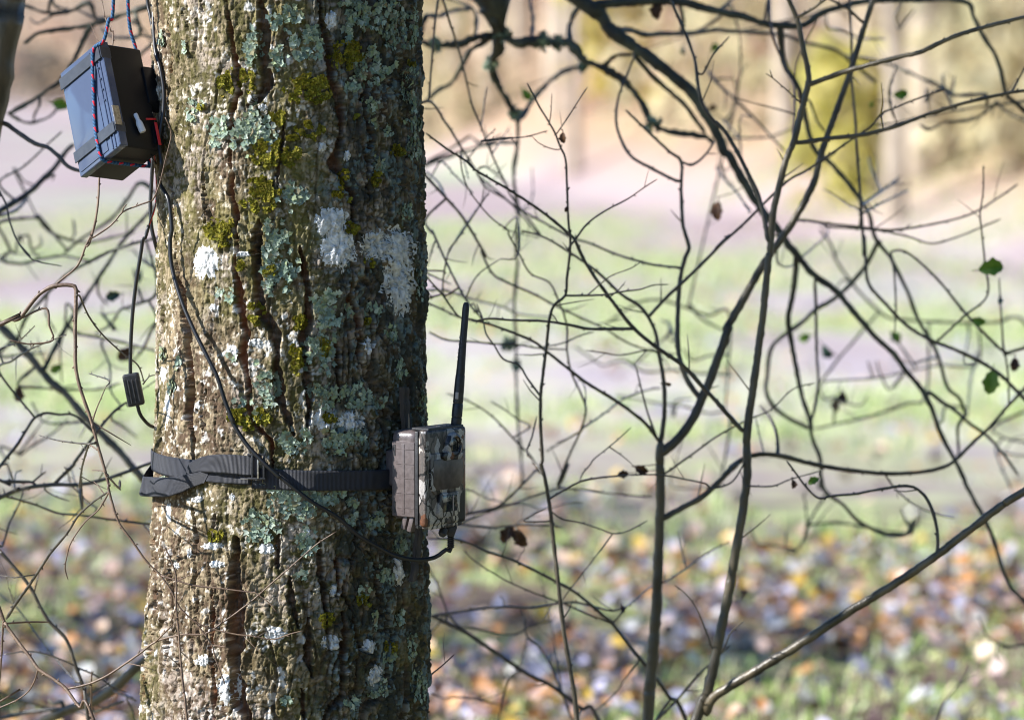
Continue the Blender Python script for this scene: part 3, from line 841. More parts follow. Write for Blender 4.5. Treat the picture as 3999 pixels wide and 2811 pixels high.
    part('base_nut', at(lathe([(.0072, 0), (.0076, .001), (.0076, .010), (.0070, .0105), (.0070, .0115)], 16), bp, q), A, M_BLACKP)
    part('collar', at(lathe([(.0074, .0120), (.0076, .013), (.0074, .030), (.0068, .031)], 20), bp, q), A, M_BLACKP)
    part('hinge_joint', at(lathe([(.0070, .0315), (.0072, .033), (.0070, .058), (.0066, .070), (.0058, .0735)], 20), bp, q), A, M_BLACKP)
    side = (T.matrix_world.to_3x3().inverted() @ Vector((-.35, -1, 0))).normalized()
    qi = q.to_3x3()
    lo = qi.inverted() @ side; an = math.atan2(lo.y, lo.x)
    part('hinge_pin', at(rbox(.003, .0050, .010, .0006, 1), bp, q @ Matrix.Rotation(an, 4, 'Z') @ Matrix.Translation((.0064, 0, .042))), A, M_BRASS)
    for k in range(3):
        part('grip_ridge', at(rbox(.0014, .0055, .0012, .0004, 1), bp, q @ Matrix.Rotation(an + .6, 4, 'Z') @ Matrix.Translation((.0056, 0, .090 + k * .006))), A, M_BLACKP)
    # lettering on the antenna
    fc = bpy.data.curves.new('lettering', 'FONT'); fc.body = "4G LTE"; fc.size = 0.0092; fc.extrude = 0.00015; fc.align_y = 'CENTER'
    tmp = bpy.data.objects.new('lettering_tmp', fc); COL.objects.link(tmp)
    dg = bpy.context.evaluated_depsgraph_get(); tm = bpy.data.meshes.new_from_object(tmp.evaluated_get(dg))
    bpy.data.objects.remove(tmp)
    an2 = an + .55
    # text x runs up the mast, text z faces out
    B = Matrix(((0, 0, 1, 0), (0, -1, 0, 0), (1, 0, 0, 0), (0, 0, 0, 1)))
    M = Matrix.Translation(bp) @ q @ Matrix.Rotation(an2, 4, 'Z') @ Matrix.Translation((.0051, 0, Ld - .076)) @ B
    tm.transform(M); tm.name = 'lettering'
    link('lettering', tm, A, mat("grey_print", (0.12, 0.12, 0.13), 0.6))
    return T
CAMT = trail_camera()

# ------------------------------------------------------------------ strap
def web_mat():
    m, nt, p = new_mat("charcoal_webbing")
    L = nt.links; N = nt.nodes
    uv = N.new("ShaderNodeUVMap")
    mp = N.new("ShaderNodeMapping"); mp.inputs['Scale'].default_value = (1, 1, 1); L.new(uv.outputs[0], mp.inputs[0])
    w = N.new("ShaderNodeTexWave"); w.wave_type = 'BANDS'; w.bands_direction = 'X'; w.inputs['Scale'].default_value = 165; w.inputs['Distortion'].default_value = 0.4
    w2 = N.new("ShaderNodeTexWave"); w2.wave_type = 'BANDS'; w2.bands_direction = 'Y'; w2.inputs['Scale'].default_value = 230; w2.inputs['Distortion'].default_value = 0.4
    L.new(mp.outputs[0], w.inputs['Vector']); L.new(mp.outputs[0], w2.inputs['Vector'])
    ml = N.new("ShaderNodeMath"); ml.operation = 'ADD'; L.new(w.outputs[1], ml.inputs[0]); L.new(w2.outputs[1], ml.inputs[1])
    r = N.new("ShaderNodeValToRGB"); r.color_ramp.elements[0].position = 0.3; r.color_ramp.elements[1].position = 1.7 / 2
    r.color_ramp.elements[0].color = (0.008, 0.008, 0.012, 1); r.color_ramp.elements[1].color = (0.050, 0.054, 0.072, 1)
    hl = N.new("ShaderNodeMath"); hl.operation = 'MULTIPLY'; hl.inputs[1].default_value = 0.5; L.new(ml.outputs[0], hl.inputs[0])
    L.new(hl.outputs[0], r.inputs[0]); L.new(r.outputs[0], p.inputs['Base Color'])
    b = N.new("ShaderNodeBump"); b.inputs['Strength'].default_value = 0.8; b.inputs['Distance'].default_value = 0.0006
    L.new(ml.outputs[0], b.inputs['Height']); L.new(b.outputs[0], p.inputs['Normal'])
    p.inputs['Roughness'].default_value = 0.5
    return m
M_WEB = web_mat()
def ribbon(name, cen, wid, thick, parent, step=0.004, nw=8):
    """cen: points, wid: half-width vectors; a flat woven band with thickness, uv in metres"""
    C, T = catmull(cen, step)
    n = len(cen); Wd = []
    for t in T:
        f = t * (n - 1); i = min(int(f), n - 2); f -= i; f = f * f * (3 - 2 * f)
        Wd.append(Vector(wid[i]).lerp(Vector(wid[i + 1]), f))
    V = []; F = []; UVv = []
    L = 0; m = len(C)
    for side in (1, -1):
        L = 0
        for i in range(m):
            if i: L += (C[i] - C[i - 1]).length
            tg = (C[min(i + 1, m - 1)] - C[max(0, i - 1)]).normalized()
            nr = tg.cross(Wd[i]).normalized()
            for k in range(nw + 1):
                s = -1 + 2 * k / nw
                V.append(C[i] + Wd[i] * s + nr * side * thick / 2 * (1 if abs(s) < .99 else .4)); UVv.append((L, s * Wd[i].length))
    o = m * (nw + 1)
    for i in range(m - 1):
        for k in range(nw):
            a = i * (nw + 1) + k
            F.append((a, a + 1, a + nw + 2, a + nw + 1)); F.append((o + a, o + a + nw + 1, o + a + nw + 2, o + a + 1))
        a = i * (nw + 1); F.append((a, a + nw + 1, o + a + nw + 1, o + a)); a += nw; F.append((a, o + a, o + a + nw + 1, a + nw + 1))
    for i in (0, m - 1):
        for k in range(nw):
            a = i * (nw + 1) + k; F.append((a, a + 1, o + a + 1, o + a))
    me = mesh(name, V, F)
    ul = me.uv_layers.new(name='UVMap')
    idx = [l.vertex_index for l in me.loops]
    ul.data.foreach_set('uv', [c for j in idx for c in UVv[j]])
    return link(name, me, parent, M_WEB)
def strap():
    hw = 0.0142
    base = Vector((float(CX[300]), 0, float(z_of_v(1040))))
    T = thing('strap', 'charcoal woven strap with slide buckle tied round the trunk', 'strap', base)
    def ring(th, dv, off):
        v = 1043 + dv + 11 * math.sin(th) 
        z = z_of_v(v) + 0.003
        ri = int(np.searchsorted(ZR, z))
        r = float(RR[ri]) + off
        return Vector((float(CX[ri]) + r * math.sin(th), -r * math.cos(th), z))
    def cw(pts): return [p - base for p in pts]
    # main band: from the buckle right round the back to the buckle again
    ths = np.linspace(math.radians(-13), math.radians(347 - 0.5), 120)
    cen = []; wid = []
    for t in ths:
        d = -6 if math.degrees(t) > 250 else 2
        cen.append(ring(t, d if 250 > math.degrees(t) else -7 * sst(250, 275, math.degrees(t)) + 2, .0050 + .0008 * math.sin(t * 11)))
        wid.append(Vector((0, .0012 * math.sin(t * 7), hw)))
    ribbon('band', cw(cen), wid, .0016, T, .005)
    # doubled, twisted run left of the buckle
    seq = [(598, 1042, .0085, 0), (575, 1043, .009, 0), (548, 1040, .011, .12), (520, 1038, .013, .3), (495, 1038, .013, .62), (474, 1040, .011, .95), (455, 1046, .009, 1.15), (440, 1052, .0075, 1.3)]
    cen = []; wid = []
    for u, v, off, tw in seq:
        p, nn = surf(u, v, off, True); cen.append(p)
        tn = Vector((0, 0, 1)).cross(nn)
        wid.append((Vector((0, 0, 1)) * math.cos(tw * .55) + tn * math.sin(tw * .75) * .6 + nn * math.sin(tw * 1.2) * .2).normalized() * hw * (1 - .12 * tw))
    ribbon('doubled_run', cw(cen), wid, .0016, T, .003)
    # loose loop hanging below on the left
    seq = [(486, 1064, .006, .55), (462, 1074, .009, .6), (435, 1084, .015, .35), (408, 1090, .019, .1), (382, 1090, .020, -.05), (356, 1090, .016, -.05)]
    cen = []; wid = []
    for u, v, off, tw in seq:
        p, nn = surf(u, v, off, True); cen.append(p)
        tn = Vector((0, 0, 1)).cross(nn)
        wid.append((Vector((0, 0, 1)) * math.cos(tw) + tn * math.sin(tw)).normalized() * hw)
    p0 = cen[-1]
    cen += [p0 + Vector((-.008, .010, .000)), p0 + Vector((-.009, .026, .003)), p0 + Vector((-.003, .040, .012)), p0 + Vector((.004, .048, .020))]
    wid += [Vector((.002, 0, hw)), Vector((.004, .001, hw)), Vector((.004, .002, hw)), Vector((0, 0, hw))]
    ribbon('loose_loop', cw(cen), wid, .0016, T, .003)
    # slide buckle
    pb, nn = surf(600, 1045, .0095, True)
    tn = Vector((0, 0, 1)).cross(nn)
    Mx = Matrix(((tn.x, nn.x, 0, pb.x - base.x), (tn.y, nn.y, 0, pb.y - base.y), (tn.z, nn.z, 1, pb.z - base.z), (0, 0, 0, 1)))
    bk = part('buckle', at(rbox(.0030, .0040, .0330, .0010, 2), (0, 0, 0), Mx @ Matrix.Translation((.0065, 0, 0))), T, M_BLACKP)
    part('buckle_bar', at(rbox(.0026, .0040, .0330, .0010, 2), (0, 0, 0), Mx @ Matrix.Translation((-.0015, .001, 0))), bk, M_METAL)
    part('buckle_bar', at(rbox(.0030, .0040, .0330, .0010, 2), (0, 0, 0), Mx @ Matrix.Translation((-.0100, 0, 0))), bk, M_BLACKP)
    for s in (-1, 1): part('buckle_side', at(rbox(.0260, .0042, .0030, .0010, 2), (0, 0, 0), Mx @ Matrix.Translation((-.004, 0, s * .0166))), bk, M_BLACKP)
    part('buckle_tongue', at(rbox(.030, .0014, .0020, .0005, 1), (0, 0, 0), Mx @ Matrix.Translation((-.012, .0012, -.0172))), bk, M_METAL)
strap()

# ------------------------------------------------------------------ battery box, rope, leads
def L1(x, y): return (x / 1.614, y / 1.614)
def L2(x, y): return (x / 1.614, 900 + y / 1.614)
def gloss_grey():
    m, nt, p = new_mat("glossy_grey_plastic")
    L = nt.links; N = nt.nodes
    tc = N.new("ShaderNodeTexCoord")
    n = N.new("ShaderNodeTexNoise"); n.inputs['Scale'].default_value = 14; n.inputs['Detail'].default_value = 1; n.inputs['Distortion'].default_value = 1.2
    L.new(tc.outputs['Object'], n.inputs['Vector'])
    b = N.new("ShaderNodeBump"); b.inputs['Strength'].default_value = 0.35; b.inputs['Distance'].default_value = 0.006
    L.new(n.outputs[0], b.inputs['Height']); L.new(b.outputs[0], p.inputs['Normal'])
    p.inputs['Base Color'].default_value = (0.070, 0.090, 0.150, 1); p.inputs['Roughness'].default_value = 0.14  # blue of the sky sheen is put into the base colour
    return m
M_BOXG = gloss_grey()
M_BOXD = mat("dull_black_case", (0.006, 0.006, 0.008), 0.45, spec=0.3)
M_TAPE = mat("grey_tape", (0.036, 0.041, 0.056), 0.32, (0.05, 0.056, 0.072), 90, bump=0.35, bscale=60)
def rope_mat():
    m, nt, p = new_mat("blue_rope_with_red_flecks")
    L = nt.links; N = nt.nodes
    uv = N.new("ShaderNodeUVMap")
    sx = N.new("ShaderNodeSeparateXYZ"); L.new(uv.outputs[0], sx.inputs[0])
    def math_(op, a, b=None):
        x = N.new("ShaderNodeMath"); x.operation = op
        for i, q in enumerate((a, b)):
            if q is None: continue
            if isinstance(q, (int, float)): x.inputs[i].default_value = q
            else: L.new(q, x.inputs[i])
        return x.outputs[0]
    # two red yarns spiral round the sheath and show as short flecks
    ph = math_('ADD', math_('MULTIPLY', sx.outputs[0], 52.0), math_('MULTIPLY', sx.outputs[1], 2.0))
    fr = math_('FRACT', ph)
    ring = math_('FRACT', math_('MULTIPLY', sx.outputs[0], 52.0))
    on = math_('MULTIPLY', math_('LESS_THAN', fr, 0.42), math_('LESS_THAN', ring, 0.40))
    wv = N.new("ShaderNodeTexWave"); wv.inputs['Scale'].default_value = 120; wv.bands_direction = 'DIAGONAL'
    sc = N.new("ShaderNodeMapping"); sc.inputs['Scale'].default_value = (1, 0.012, 1); L.new(uv.outputs[0], sc.inputs[0]); L.new(sc.outputs[0], wv.inputs['Vector'])
    r = N.new("ShaderNodeValToRGB"); r.color_ramp.elements[0].color = (0.012, 0.045, 0.11, 1); r.color_ramp.elements[1].color = (0.04, 0.12, 0.25, 1)
    L.new(wv.outputs[1], r.inputs[0])
    mx = N.new("ShaderNodeMix"); mx.data_type = 'RGBA'; L.new(on, mx.inputs[0]); L.new(r.outputs[0], mx.inputs[6]); mx.inputs[7].default_value = (0.60, 0.01, 0.03, 1)
    L.new(mx.outputs[2], p.inputs['Base Color']); p.inputs['Roughness'].default_value = 0.8
    b = N.new("ShaderNodeBump"); b.inputs['Strength'].default_value = 0.6; b.inputs['Distance'].default_value = 0.0008
    L.new(wv.outputs[1], b.inputs['Height']); L.new(b.outputs[0], p.inputs['Normal'])
    return m
M_ROPE = rope_mat()
def uvtube(name, pts, r, m, base, sides=12, step=0.004):
    P, T = catmull(pts, step)
    V = []; F = []; UVl = []
    n = len(P); L = 0; prev = None
    for i, p in enumerate(P):
        if i: L += (P[i] - P[i - 1]).length
        t = (P[min(i + 1, n - 1)] - P[max(i - 1, 0)]).normalized()
        a = t.cross(Vector((.2, .9, .1))) if prev is None else prev - t * prev.dot(t)
        a.normalize(); prev = a; b = t.cross(a)
        for k in range(sides + 1):
            an = 2 * math.pi * k / sides
            V.append(p + (a * math.cos(an) + b * math.sin(an)) * r - base); UVl.append((L, k / sides))
    for i in range(n - 1):
        for k in range(sides):
            q = i * (sides + 1) + k; F.append((q, q + 1, q + sides + 2, q + sides + 1))
    F.append(tuple(reversed(range(sides)))); F.append(tuple((n - 1) * (sides + 1) + k for k in range(sides)))
    me = mesh(name, V, F)
    ul = me.uv_layers.new(name='UVMap'); ul.data.foreach_set('uv', [c for l in me.loops for c in UVl[l.vertex_index]])
    o = link(name, me, None, m); o.location = base
    return o
def battery_box():
    k = 0.001
    a = Vector((62, -65, 46)) * k; b = Vector((35, -70, -146.5)) * k; c = Vector((55.8, 46.8, -9.1)) * k
    P0 = W(*L1(378, 465), -0.016)
    A, B, Cc = a.length, b.length, c.length
    ea, eb, ec = a.normalized(), b.normalized(), None
    eb = (eb - ea * eb.dot(ea)).normalized(); ec = ea.cross(eb)
    if ec.dot(c) < 0: ec = -ec
    cen = P0 + a / 2 + b / 2 + c / 2
    T = thing('battery_box', 'dark grey battery box taped shut and hanging by rope beside the trunk', 'box', cen)
    Mx = Matrix(((ea.x, ec.x, -eb.x, 0), (ea.y, ec.y, -eb.y, 0), (ea.z, ec.z, -eb.z, 0), (0, 0, 0, 1)))
    T.matrix_world = Matrix.Translation(cen) @ Mx      # x along a, y into the box (away from lid), z up along -b
    part('case', at(rbox(A - .003, Cc - .010, B - .003, .004, 3), (0, .005, 0)), T, M_BOXD)
    lid = part('lid', at(rbox(A, .012, B, .0022, 3), (0, -Cc / 2 + .006, 0)), T, M_BOXG)
    for x in (.36 * A, .435 * A):
        part('lid_rail', at(rbox(.0025, .0022, B * .98, .0006, 1), (x, -Cc / 2 - .0006, 0)), lid, M_BOXG)
    part('lid_panel', at(rbox(A * .70, .0016, B * .93, .0006, 2), (-.10 * A, -Cc / 2 - .0004, 0)), lid, M_BOXG)
    for q in range(4): part('lid_rivet', at(lathe([(.0016, -.0006), (.0016, .0008), (.0008, .0014)], 10), (.40 * A, -Cc / 2 - .0018, .045 - q * .017), Matrix.Rotation(math.pi / 2, 4, 'X')), lid, M_BOXG)
    part('front_face_rim', at(rbox(.004, .014, B * .99, .001, 1), (A / 2 + .0006, -Cc / 2 + .007, 0)), lid, M_BOXG)
    for z0, z1 in ((.45, .325), (-.26, -.375)):
        zc = (z0 + z1) / 2 * B; h = (z0 - z1) * B
        part('tape_band', at(rbox(A + .0012, .0016, h * .88, .0005, 1), (0, -Cc / 2 - .0030, zc)), T, M_TAPE)
        part('tape_band', at(rbox(.0016, .018, h * .82, .0005, 1), (A / 2 + .0022, -Cc / 2 + .006, zc)), T, M_TAPE)
    part('tape_end', at(rbox(.0018, .012, .030, .0005, 1), (A / 2 + .0034, -Cc / 2 + .0035, -.215 * B)), T, M_METAL)
    # white crimp connector on the shaded side, red terminal tape, black moulding towards the trunk
    qx = Matrix.Rotation(math.radians(14), 4, 'X')
    part('crimp_connector', at(lathe([(.0042, -.014), (.0050, -.012), (.0050, -.002), (.0046, .001), (.0030, .005), (.0032, .013), (.0026, .015)], 14), (A / 2 + .005, .002, -.045), qx), T, M_WHITEP)
    part('terminal', at(rbox(.012, .016, .028, .003, 2), (A / 2 - .004, Cc / 2 - .002, -.058)), T, M_BOXD)
    part('side_moulding', prism([(A / 2 - .034, .055), (A / 2 + .002, .052), (A / 2 + .002, -.004), (A / 2 - .010, -.016), (A / 2 - .034, .012)], Cc / 2 - .006, Cc / 2 + .016, .003), T, M_BOXD)
    part('red_tape', at(rbox(.0014, .0050, .036, .0005, 1), (A / 2 + .0055, Cc / 2 - .006, -.058)), T, M_RED)
    part('red_tape', at(rbox(.0014, .018, .0032, .0005, 1), (A / 2 + .0058, Cc / 2 - .013, -.036), Matrix.Rotation(.12, 4, 'X')), T, M_RED)
    MW = T.matrix_world
    # rope: one long loop round the box and up to the limb
    def loc(x, y, z): return MW @ Vector((x, y, z))
    f = -Cc / 2 - .0042; bk = Cc / 2 + .004
    top_l = W(*L1(715, -5), -0.075); top_r = W(*L1(806, -5), -0.02)
    hook = Vector((W(*L1(760, 0), -0.05).x, -0.035, 2.225))
    pts = [hook + Vector((-.006, -.04, .0)), top_l.lerp(hook, .5) + Vector((-.002, -.01, 0)), top_l, W(*L1(684, 130), -0.080), W(*L1(653, 258), -0.088), loc(.43 * A, f - .001, .45 * B),
           loc(.334 * A, f - .001, .338 * B), loc(.20 * A, f, .06 * B), loc(.096 * A, f, -.209 * B), loc(.082 * A, f, -.46 * B), loc(.082 * A, f + .004, -B / 2 - .001), loc(.085 * A, f + .012, -B / 2 - .0035),
           loc(.090 * A, 0, -B / 2 - .0035), loc(.10 * A, bk - .006, -B / 2 - .003), loc(.11 * A, bk + .001, -B / 2 + .004), loc(.18 * A, bk, -.1 * B), loc(.30 * A, bk, .42 * B), loc(.35 * A, bk - .002, B / 2 + .006), top_r,
           top_r.lerp(hook, .5) + Vector((.012, 0, 0)), hook + Vector((.012, -.03, .0))]
    base = hook.copy()
    ro = uvtube('rope', pts, .0026, M_ROPE, base)
    tag(ro, 'blue rope with red flecks looped round the hanging battery box', 'rope')
    # knot round the limb
    kn, kf = [], []
    for j in range(3):
        ringp = [Vector((hook.x - base.x + .010 * (j - 1), hook.y - base.y + .052 * math.cos(t), .052 * math.sin(t) + .01)) for t in np.linspace(0, 6.2, 24)]
        kn.append(tube_geo(ringp, [.0030] * 24, 8))
    part('hitch', join(*kn), ro, mat("blue_rope_plain", (0.02, 0.08, 0.18), 0.8))
    return T
BOX = battery_box()

def cable(name, pts, r, m, label, cat, step=0.005):
    P = [Vector(p) for p in pts]
    base = P[0].copy()
    o = tube(name, [p - base for p in P], r, None, m, step, 10)
    o.location = base
    tag(o, label, cat)
    return o
def U5(x, y): return (459 + x * .3557, 517 + y * .3557)
def U6(x, y): return (459 + x * .3557, 1040.0 + y * .3557)
def UL1(x, y): return (x * .3557, y * .3557)
def UL2(x, y): return (x * .3557, 517 + y * .3557)
def leads():
    # power lead: down the left edge, across the bark, under the strap line to the camera's plug
    pts = []
    for x, y, Y in ((968, -420, -.02), (968, -60, -.03), (968, 130, -.045), (980, 320, -.06), (1010, 430, -.075), (1033, 570, -.085), (1030, 700, -.09), (1010, 830, -.095), (1003, 920, -.10), (1018, 1040, -.115)):
        pts.append(W(*L1(x, y), Y))
    for (x, y), off in ((UL1(1085, 1150), .013), (UL1(1140, 1260), .012), (UL1(1165, 1450), .013), (UL2(1157, 50), .014), (UL2(1170, 220), .015), (UL2(1232, 430), .016), (UL2(1312, 620), .017),
                        (UL2(1400, 800), .018), (UL2(1455, 920), .018), (UL2(1500, 1080), .017), (UL2(1545, 1210), .016), (U5(170, 1320 - 385), .016) ,):
        pts.append(surf(x, y, off, True)[0])
    pts.pop()
    for (x, y), off in ((U5(225, 1150), .016), (U5(260, 1235), .015), (U5(330, 1350), .014), (U5(430, 1460), .0155), (U5(520, 1550), .015), (U6(500, 60), .014), (U6(560, 110), .014), (U6(700, 230), .014), (U6(850, 330), .014), (U6(960, 440), .016), (U6(1060, 512), .020)):
        pts.append(surf(x, y, off, True)[0])
    plug = CAMT.matrix_world @ Vector((.026, .048, -.0725))
    for x, y, Y in ((1200, 578, -.165), (1330, 604, -.15), (1450, 588, -.135), (1520, 540, plug.y - .004)):
        pts.append(W(800 + x / 1.614, 1811 + y / 1.614, Y))
    low = plug + Vector((.001, 0, -.030))
    pts += [low + Vector((-.0015, 0, -.006)), low]
    lead = cable('power_lead', pts, .0030, M_BLACK, 'long black power cable running diagonally down the bark to the camera', 'cable')
    lb = lead.location
    sl = [( .0030, 0)]
    for k in range(7): sl += [(.0052, .0012 + k * .0026), (.0052, .0022 + k * .0026), (.0040, .0026 + k * .0026)]
    part('strain_relief', at(lathe(sl, 14), low - lb + Vector((0, 0, -.002))), lead, M_BLACK)
    pl = part('plug', at(rbox(.015, .013, .017, .003, 2), plug - lb + Vector((.001, 0, -.006)), Matrix.Rotation(.35, 4, 'Y')), lead, M_BLACKP)
    # second run at the top left
    pts = [W(*L1(x, y), Y) for x, y, Y in ((918, -420, .03), (928, -20, .02), (950, 110, .01), (972, 260, 0.0), (985, 420, .0), (996, 600, .01), (992, 800, .02), (966, 1000, .02), (955, 1150, .02), (948, 1300, .015), (955, 1430, .01), (980, 1540, .01), (1003, 1620, .03), (1030, 1700, .06))]
    cable('spare_lead', pts, .0029, M_BLACK, 'black cable hanging down behind the battery box along the trunk edge', 'cable')
    # battery lead with inline converter
    bx = BOX.matrix_world @ Vector((.040, .030, -.080))
    pts = [bx] + [W(*L1(x, y), Y) for x, y, Y in ((978, 1040, -.03), (985, 1130, -.03), (985, 1240, -.03), (972, 1330, -.03), (952, 1385, -.03), (938, 1425, -.03))]
    wr = cable('battery_wire', pts, .0011, M_RED, 'thin red wire dropping from the battery box to black sheath', 'wire', .004)
    pts2 = [bx + Vector((-.004, 0, -.004))] + [W(*L1(x, y), Y) for x, y, Y in ((990, 1060, -.028), (992, 1150, -.028), (985, 1260, -.032), (962, 1345, -.033), (946, 1390, -.031), (937, 1425, -.03))]
    cable('battery_wire', pts2, .0010, M_BLACK, 'thin black wire dropping from the battery box beside the red one', 'wire', .004)
    mt = W(*L2(822, 905), -.03); mb = W(*L2(862, 1100), -.03)
    pts3 = [W(*L1(938, 1420), -.03), W(*L1(915, 1500), -.03), W(*L2(935, 0), -.03) + Vector((-.008, 0, -.012)), W(*L2(890, 130), -.03), W(*L2(862, 300), -.03), W(*L2(840, 480), -.03), W(*L2(828, 640), -.03), W(*L2(822, 800), -.03), mt + Vector((0, 0, -.004))]
    sheath = cable('sheathed_lead', pts3, .0027, M_BLACK, 'black sheathed lead hanging straight down to the small ribbed box', 'cable')
    cen = (mt + mb) / 2
    T = thing('inline_converter', 'small black ribbed inline box hanging on the lead left of trunk', 'converter', cen)
    rot = Matrix.Rotation(math.radians(-11), 4, 'Y')
    part('body', at(rbox(.0240, .016, .0470, .0040, 4), (0, 0, 0), rot), T, M_BLACKP)
    for k in (-1, 0, 1): part('rib', at(rbox(.0026, .003, .034, .0009, 1), (0, 0, 0), rot @ Matrix.Translation((k * .0058 + .001, -.0082, -.002))), T, M_BLACKP)
    part('label_plate', at(rbox(.0035, .0012, .036, .0004, 1), (0, 0, 0), rot @ Matrix.Translation((-.0095, -.0082, -.001))), T, M_BLACKP)
    pts4 = [mb + Vector((0, 0, .004)), W(*L2(880, 1150), -.03), W(*L2(905, 1190), -.025), W(*L2(945, 1228), -.01), W(*L2(990, 1242), .02), W(*L2(1030, 1245), .07)]
    cable('converter_tail', pts4, .0026, M_BLACK, 'short black tail lead curling from the ribbed box behind the trunk', 'cable')
leads()
# sticks wedged behind the camera
def wedge():
    P = [W(905 * UF, 868 * UF, -.118), W(911 * UF, 960 * UF, -.118), W(924 * UF, 1150 * UF, -.108), W(938 * UF, 1190 * UF, -.106), W(933 * UF, 1245 * UF, -.112), W(926 * UF, 1302 * UF, -.118)]
    base = P[-1].copy()
    T = thing('wedge_stick', 'dark weathered stick wedged upright between camera and bark', 'stick', base)
    V, F = [], []
    C, Tt = catmull([p - base for p in P], .006)
    for i, p in enumerate(C):
        wv = .0050 - .0022 * Tt[i]
        nn = Vector((.8, -.6, 0)); tn = Vector((.6, .8, 0))
        j = .0010 * math.sin(i * 1.7)
        for s, q in ((-1, -1), (1, -1), (1, 1), (-1, 1)): V.append(p + tn * wv * s * .9 + nn * (.0035 * q + j) + Vector((wv * .4 * s, 0, 0)))
    n = len(C)
    for i in range(n - 1):
        for k in range(4): F.append((i * 4 + k, i * 4 + (k + 1) % 4, (i + 1) * 4 + (k + 1) % 4, (i + 1) * 4 + k))
    F.append((3, 2, 1, 0)); F.append(tuple((n - 1) * 4 + k for k in range(4)))
    part('shaft', (V, F), T, mat("wet_dark_wood", (0.030, 0.024, 0.020), 0.6, (0.075, 0.058, 0.045), 40, bump=.6, bscale=150, stretch=(3, 3, .2)))
    for k, (x, l) in enumerate(((1284, 90), (1290, 70))):
        p0 = W(800 + x / 1.614, 900 + 1245 / 1.614, -.13) - base; p1 = W(800 + (x + 2 - 5 * k) / 1.614, 900 + (1245 - l) / 1.614, -.13) - base
        part('splinter', tube_geo([p0, p0.lerp(p1, .5), p1], [.0011, .0009, .0005], 6), T, mat("straw_wood", (0.28, 0.20, 0.12), 0.8))
wedge()

# ------------------------------------------------------------------ branches, saplings and shrubs
CR = {'A': (1650, 0), 'B': (2799, 0), 'C': (1650, 900), 'D': (2799, 900), 'E': (1650, 1811), 'F': (2799, 1811), 'L': (0, 0), 'M': (0, 900), 'N': (0, 1811), 'Q': (800, 1811)}
def parse(s):
    out = []; o = None; buf = []
    for t in s.split():
        if t in CR: o = CR[t]; continue
        buf.append(float(t))
        if len(buf) == 2:
            out.append((o[0] + buf[0] / 1.614, o[1] + buf[1] / 1.614)); buf = []
    return out
brng = random.Random(3)
def branch_mesh(name, P3, R, buds=True, gnarl=0.0, spur=0.0):
    """tapering, slightly irregular tube with nodes, buds and short spurs"""
    n = len(P3)
    C, T = catmull(P3, max(0.006, 0.9 * min(R)))
    m = len(C)
    rad = []
    ph = brng.random() * 10
    for i, t in enumerate(T):
        f = t * (n - 1); k = min(int(f), n - 2); f -= k
        r = R[k] + (R[k + 1] - R[k]) * f
        nz = 0.07 * math.sin(i * .9 + ph) * math.sin(i * .31 + 2 * ph) + 0.07 * (brng.random() - .5)
        if gnarl: nz += gnarl * (brng.random() - .45) + gnarl * .6 * math.sin(i * .5 + ph)
        rad.append(max(.0005, r * (1 + nz)))
        if 0 < i < m - 1:
            j = r * (.08 + .4 * gnarl)
            C[i] = C[i] + Vector((brng.uniform(-j, j), brng.uniform(-j, j), brng.uniform(-j, j)))
    rad[-1] *= .55
    V, F = tube_geo(C, rad, 8 if max(R) > .004 else 6)
    if buds:
        d = 0; nxt = brng.uniform(.012, .03); sgn = 1
        for i in range(1, m - 1):
            d += (C[i] - C[i - 1]).length
            if d < nxt: continue
            d = 0; nxt = brng.uniform(.018, .045); sgn = -sgn
            t = (C[i + 1] - C[i - 1]).normalized()
            s = t.cross(Vector((brng.uniform(-.5, .5), -1, brng.uniform(-.3, .3)))).normalized() * sgn
            ln = brng.uniform(.0025, .0055); br = min(.0016, rad[i] * .75)
            if spur and brng.random() < spur:
                ln = brng.uniform(.015, .07); br = min(.0012, rad[i] * .5)
            q0 = C[i] + s * rad[i] * .5; dr = (s * .75 + t * .8).normalized()
            bend = Vector((brng.uniform(-.3, .3), brng.uniform(-.3, .3), brng.uniform(-.1, .4)))
            pp = [q0, q0 + dr * ln * .5, q0 + (dr + bend * .4).normalized() * ln]
            v, f = tube_geo(pp, [br, br * .9, br * .35], 5, True, len(V)); V += v; F += f
    return mesh(name, V, F)
def leaf_geo(p, d, size, curl, seedv):
    """a curled, toothed hanging leaf with thickness"""
    d = Vector(d).normalized()
    s = d.cross(Vector((seedv[0], -1, seedv[1]))).normalized(); nn = s.cross(d)
    V = []; F = []
    rows = 7
    for side in (0, 1):
        for i in range(rows):
            t = i / (rows - 1)
            w = size * .36 * math.sin(math.pi * min(1, t * .97 + .03)) ** .8 * (1 + .14 * ((i % 2) * 2 - 1))
            c = p + d * size * t + nn * curl * size * math.sin(t * 2.6) * .35
            off = nn * (-.0004 if side else .0004)
            V += [c - s * w + nn * curl * w * .9 + off, c + off, c + s * w * .92 + nn * curl * w * .7 + off]
    o = rows * 3
    for i in range(rows - 1):
        for k in (0, 1):
            a = i * 3 + k
            F.append((a, a + 1, a + 4, a + 3)); F.append((o + a, o + a + 3, o + a + 4, o + a + 1))
        for k in (0, 2):
            a = i * 3 + k; F.append((a, a + 3, o + a + 3, o + a))
    # stalk
    v, f = tube_geo([p - d * size * .28, p - d * size * .1, p + d * size * .06], [.0008, .0007, .0006], 5, True, len(V))
    return V + v, F + f
FX0, FX1, FY0, FY1 = -6, 4005, -6, 2817
def at_border(q): return q[0] < 12 or q[0] > 3988 or q[1] < 10 or q[1] > 2800
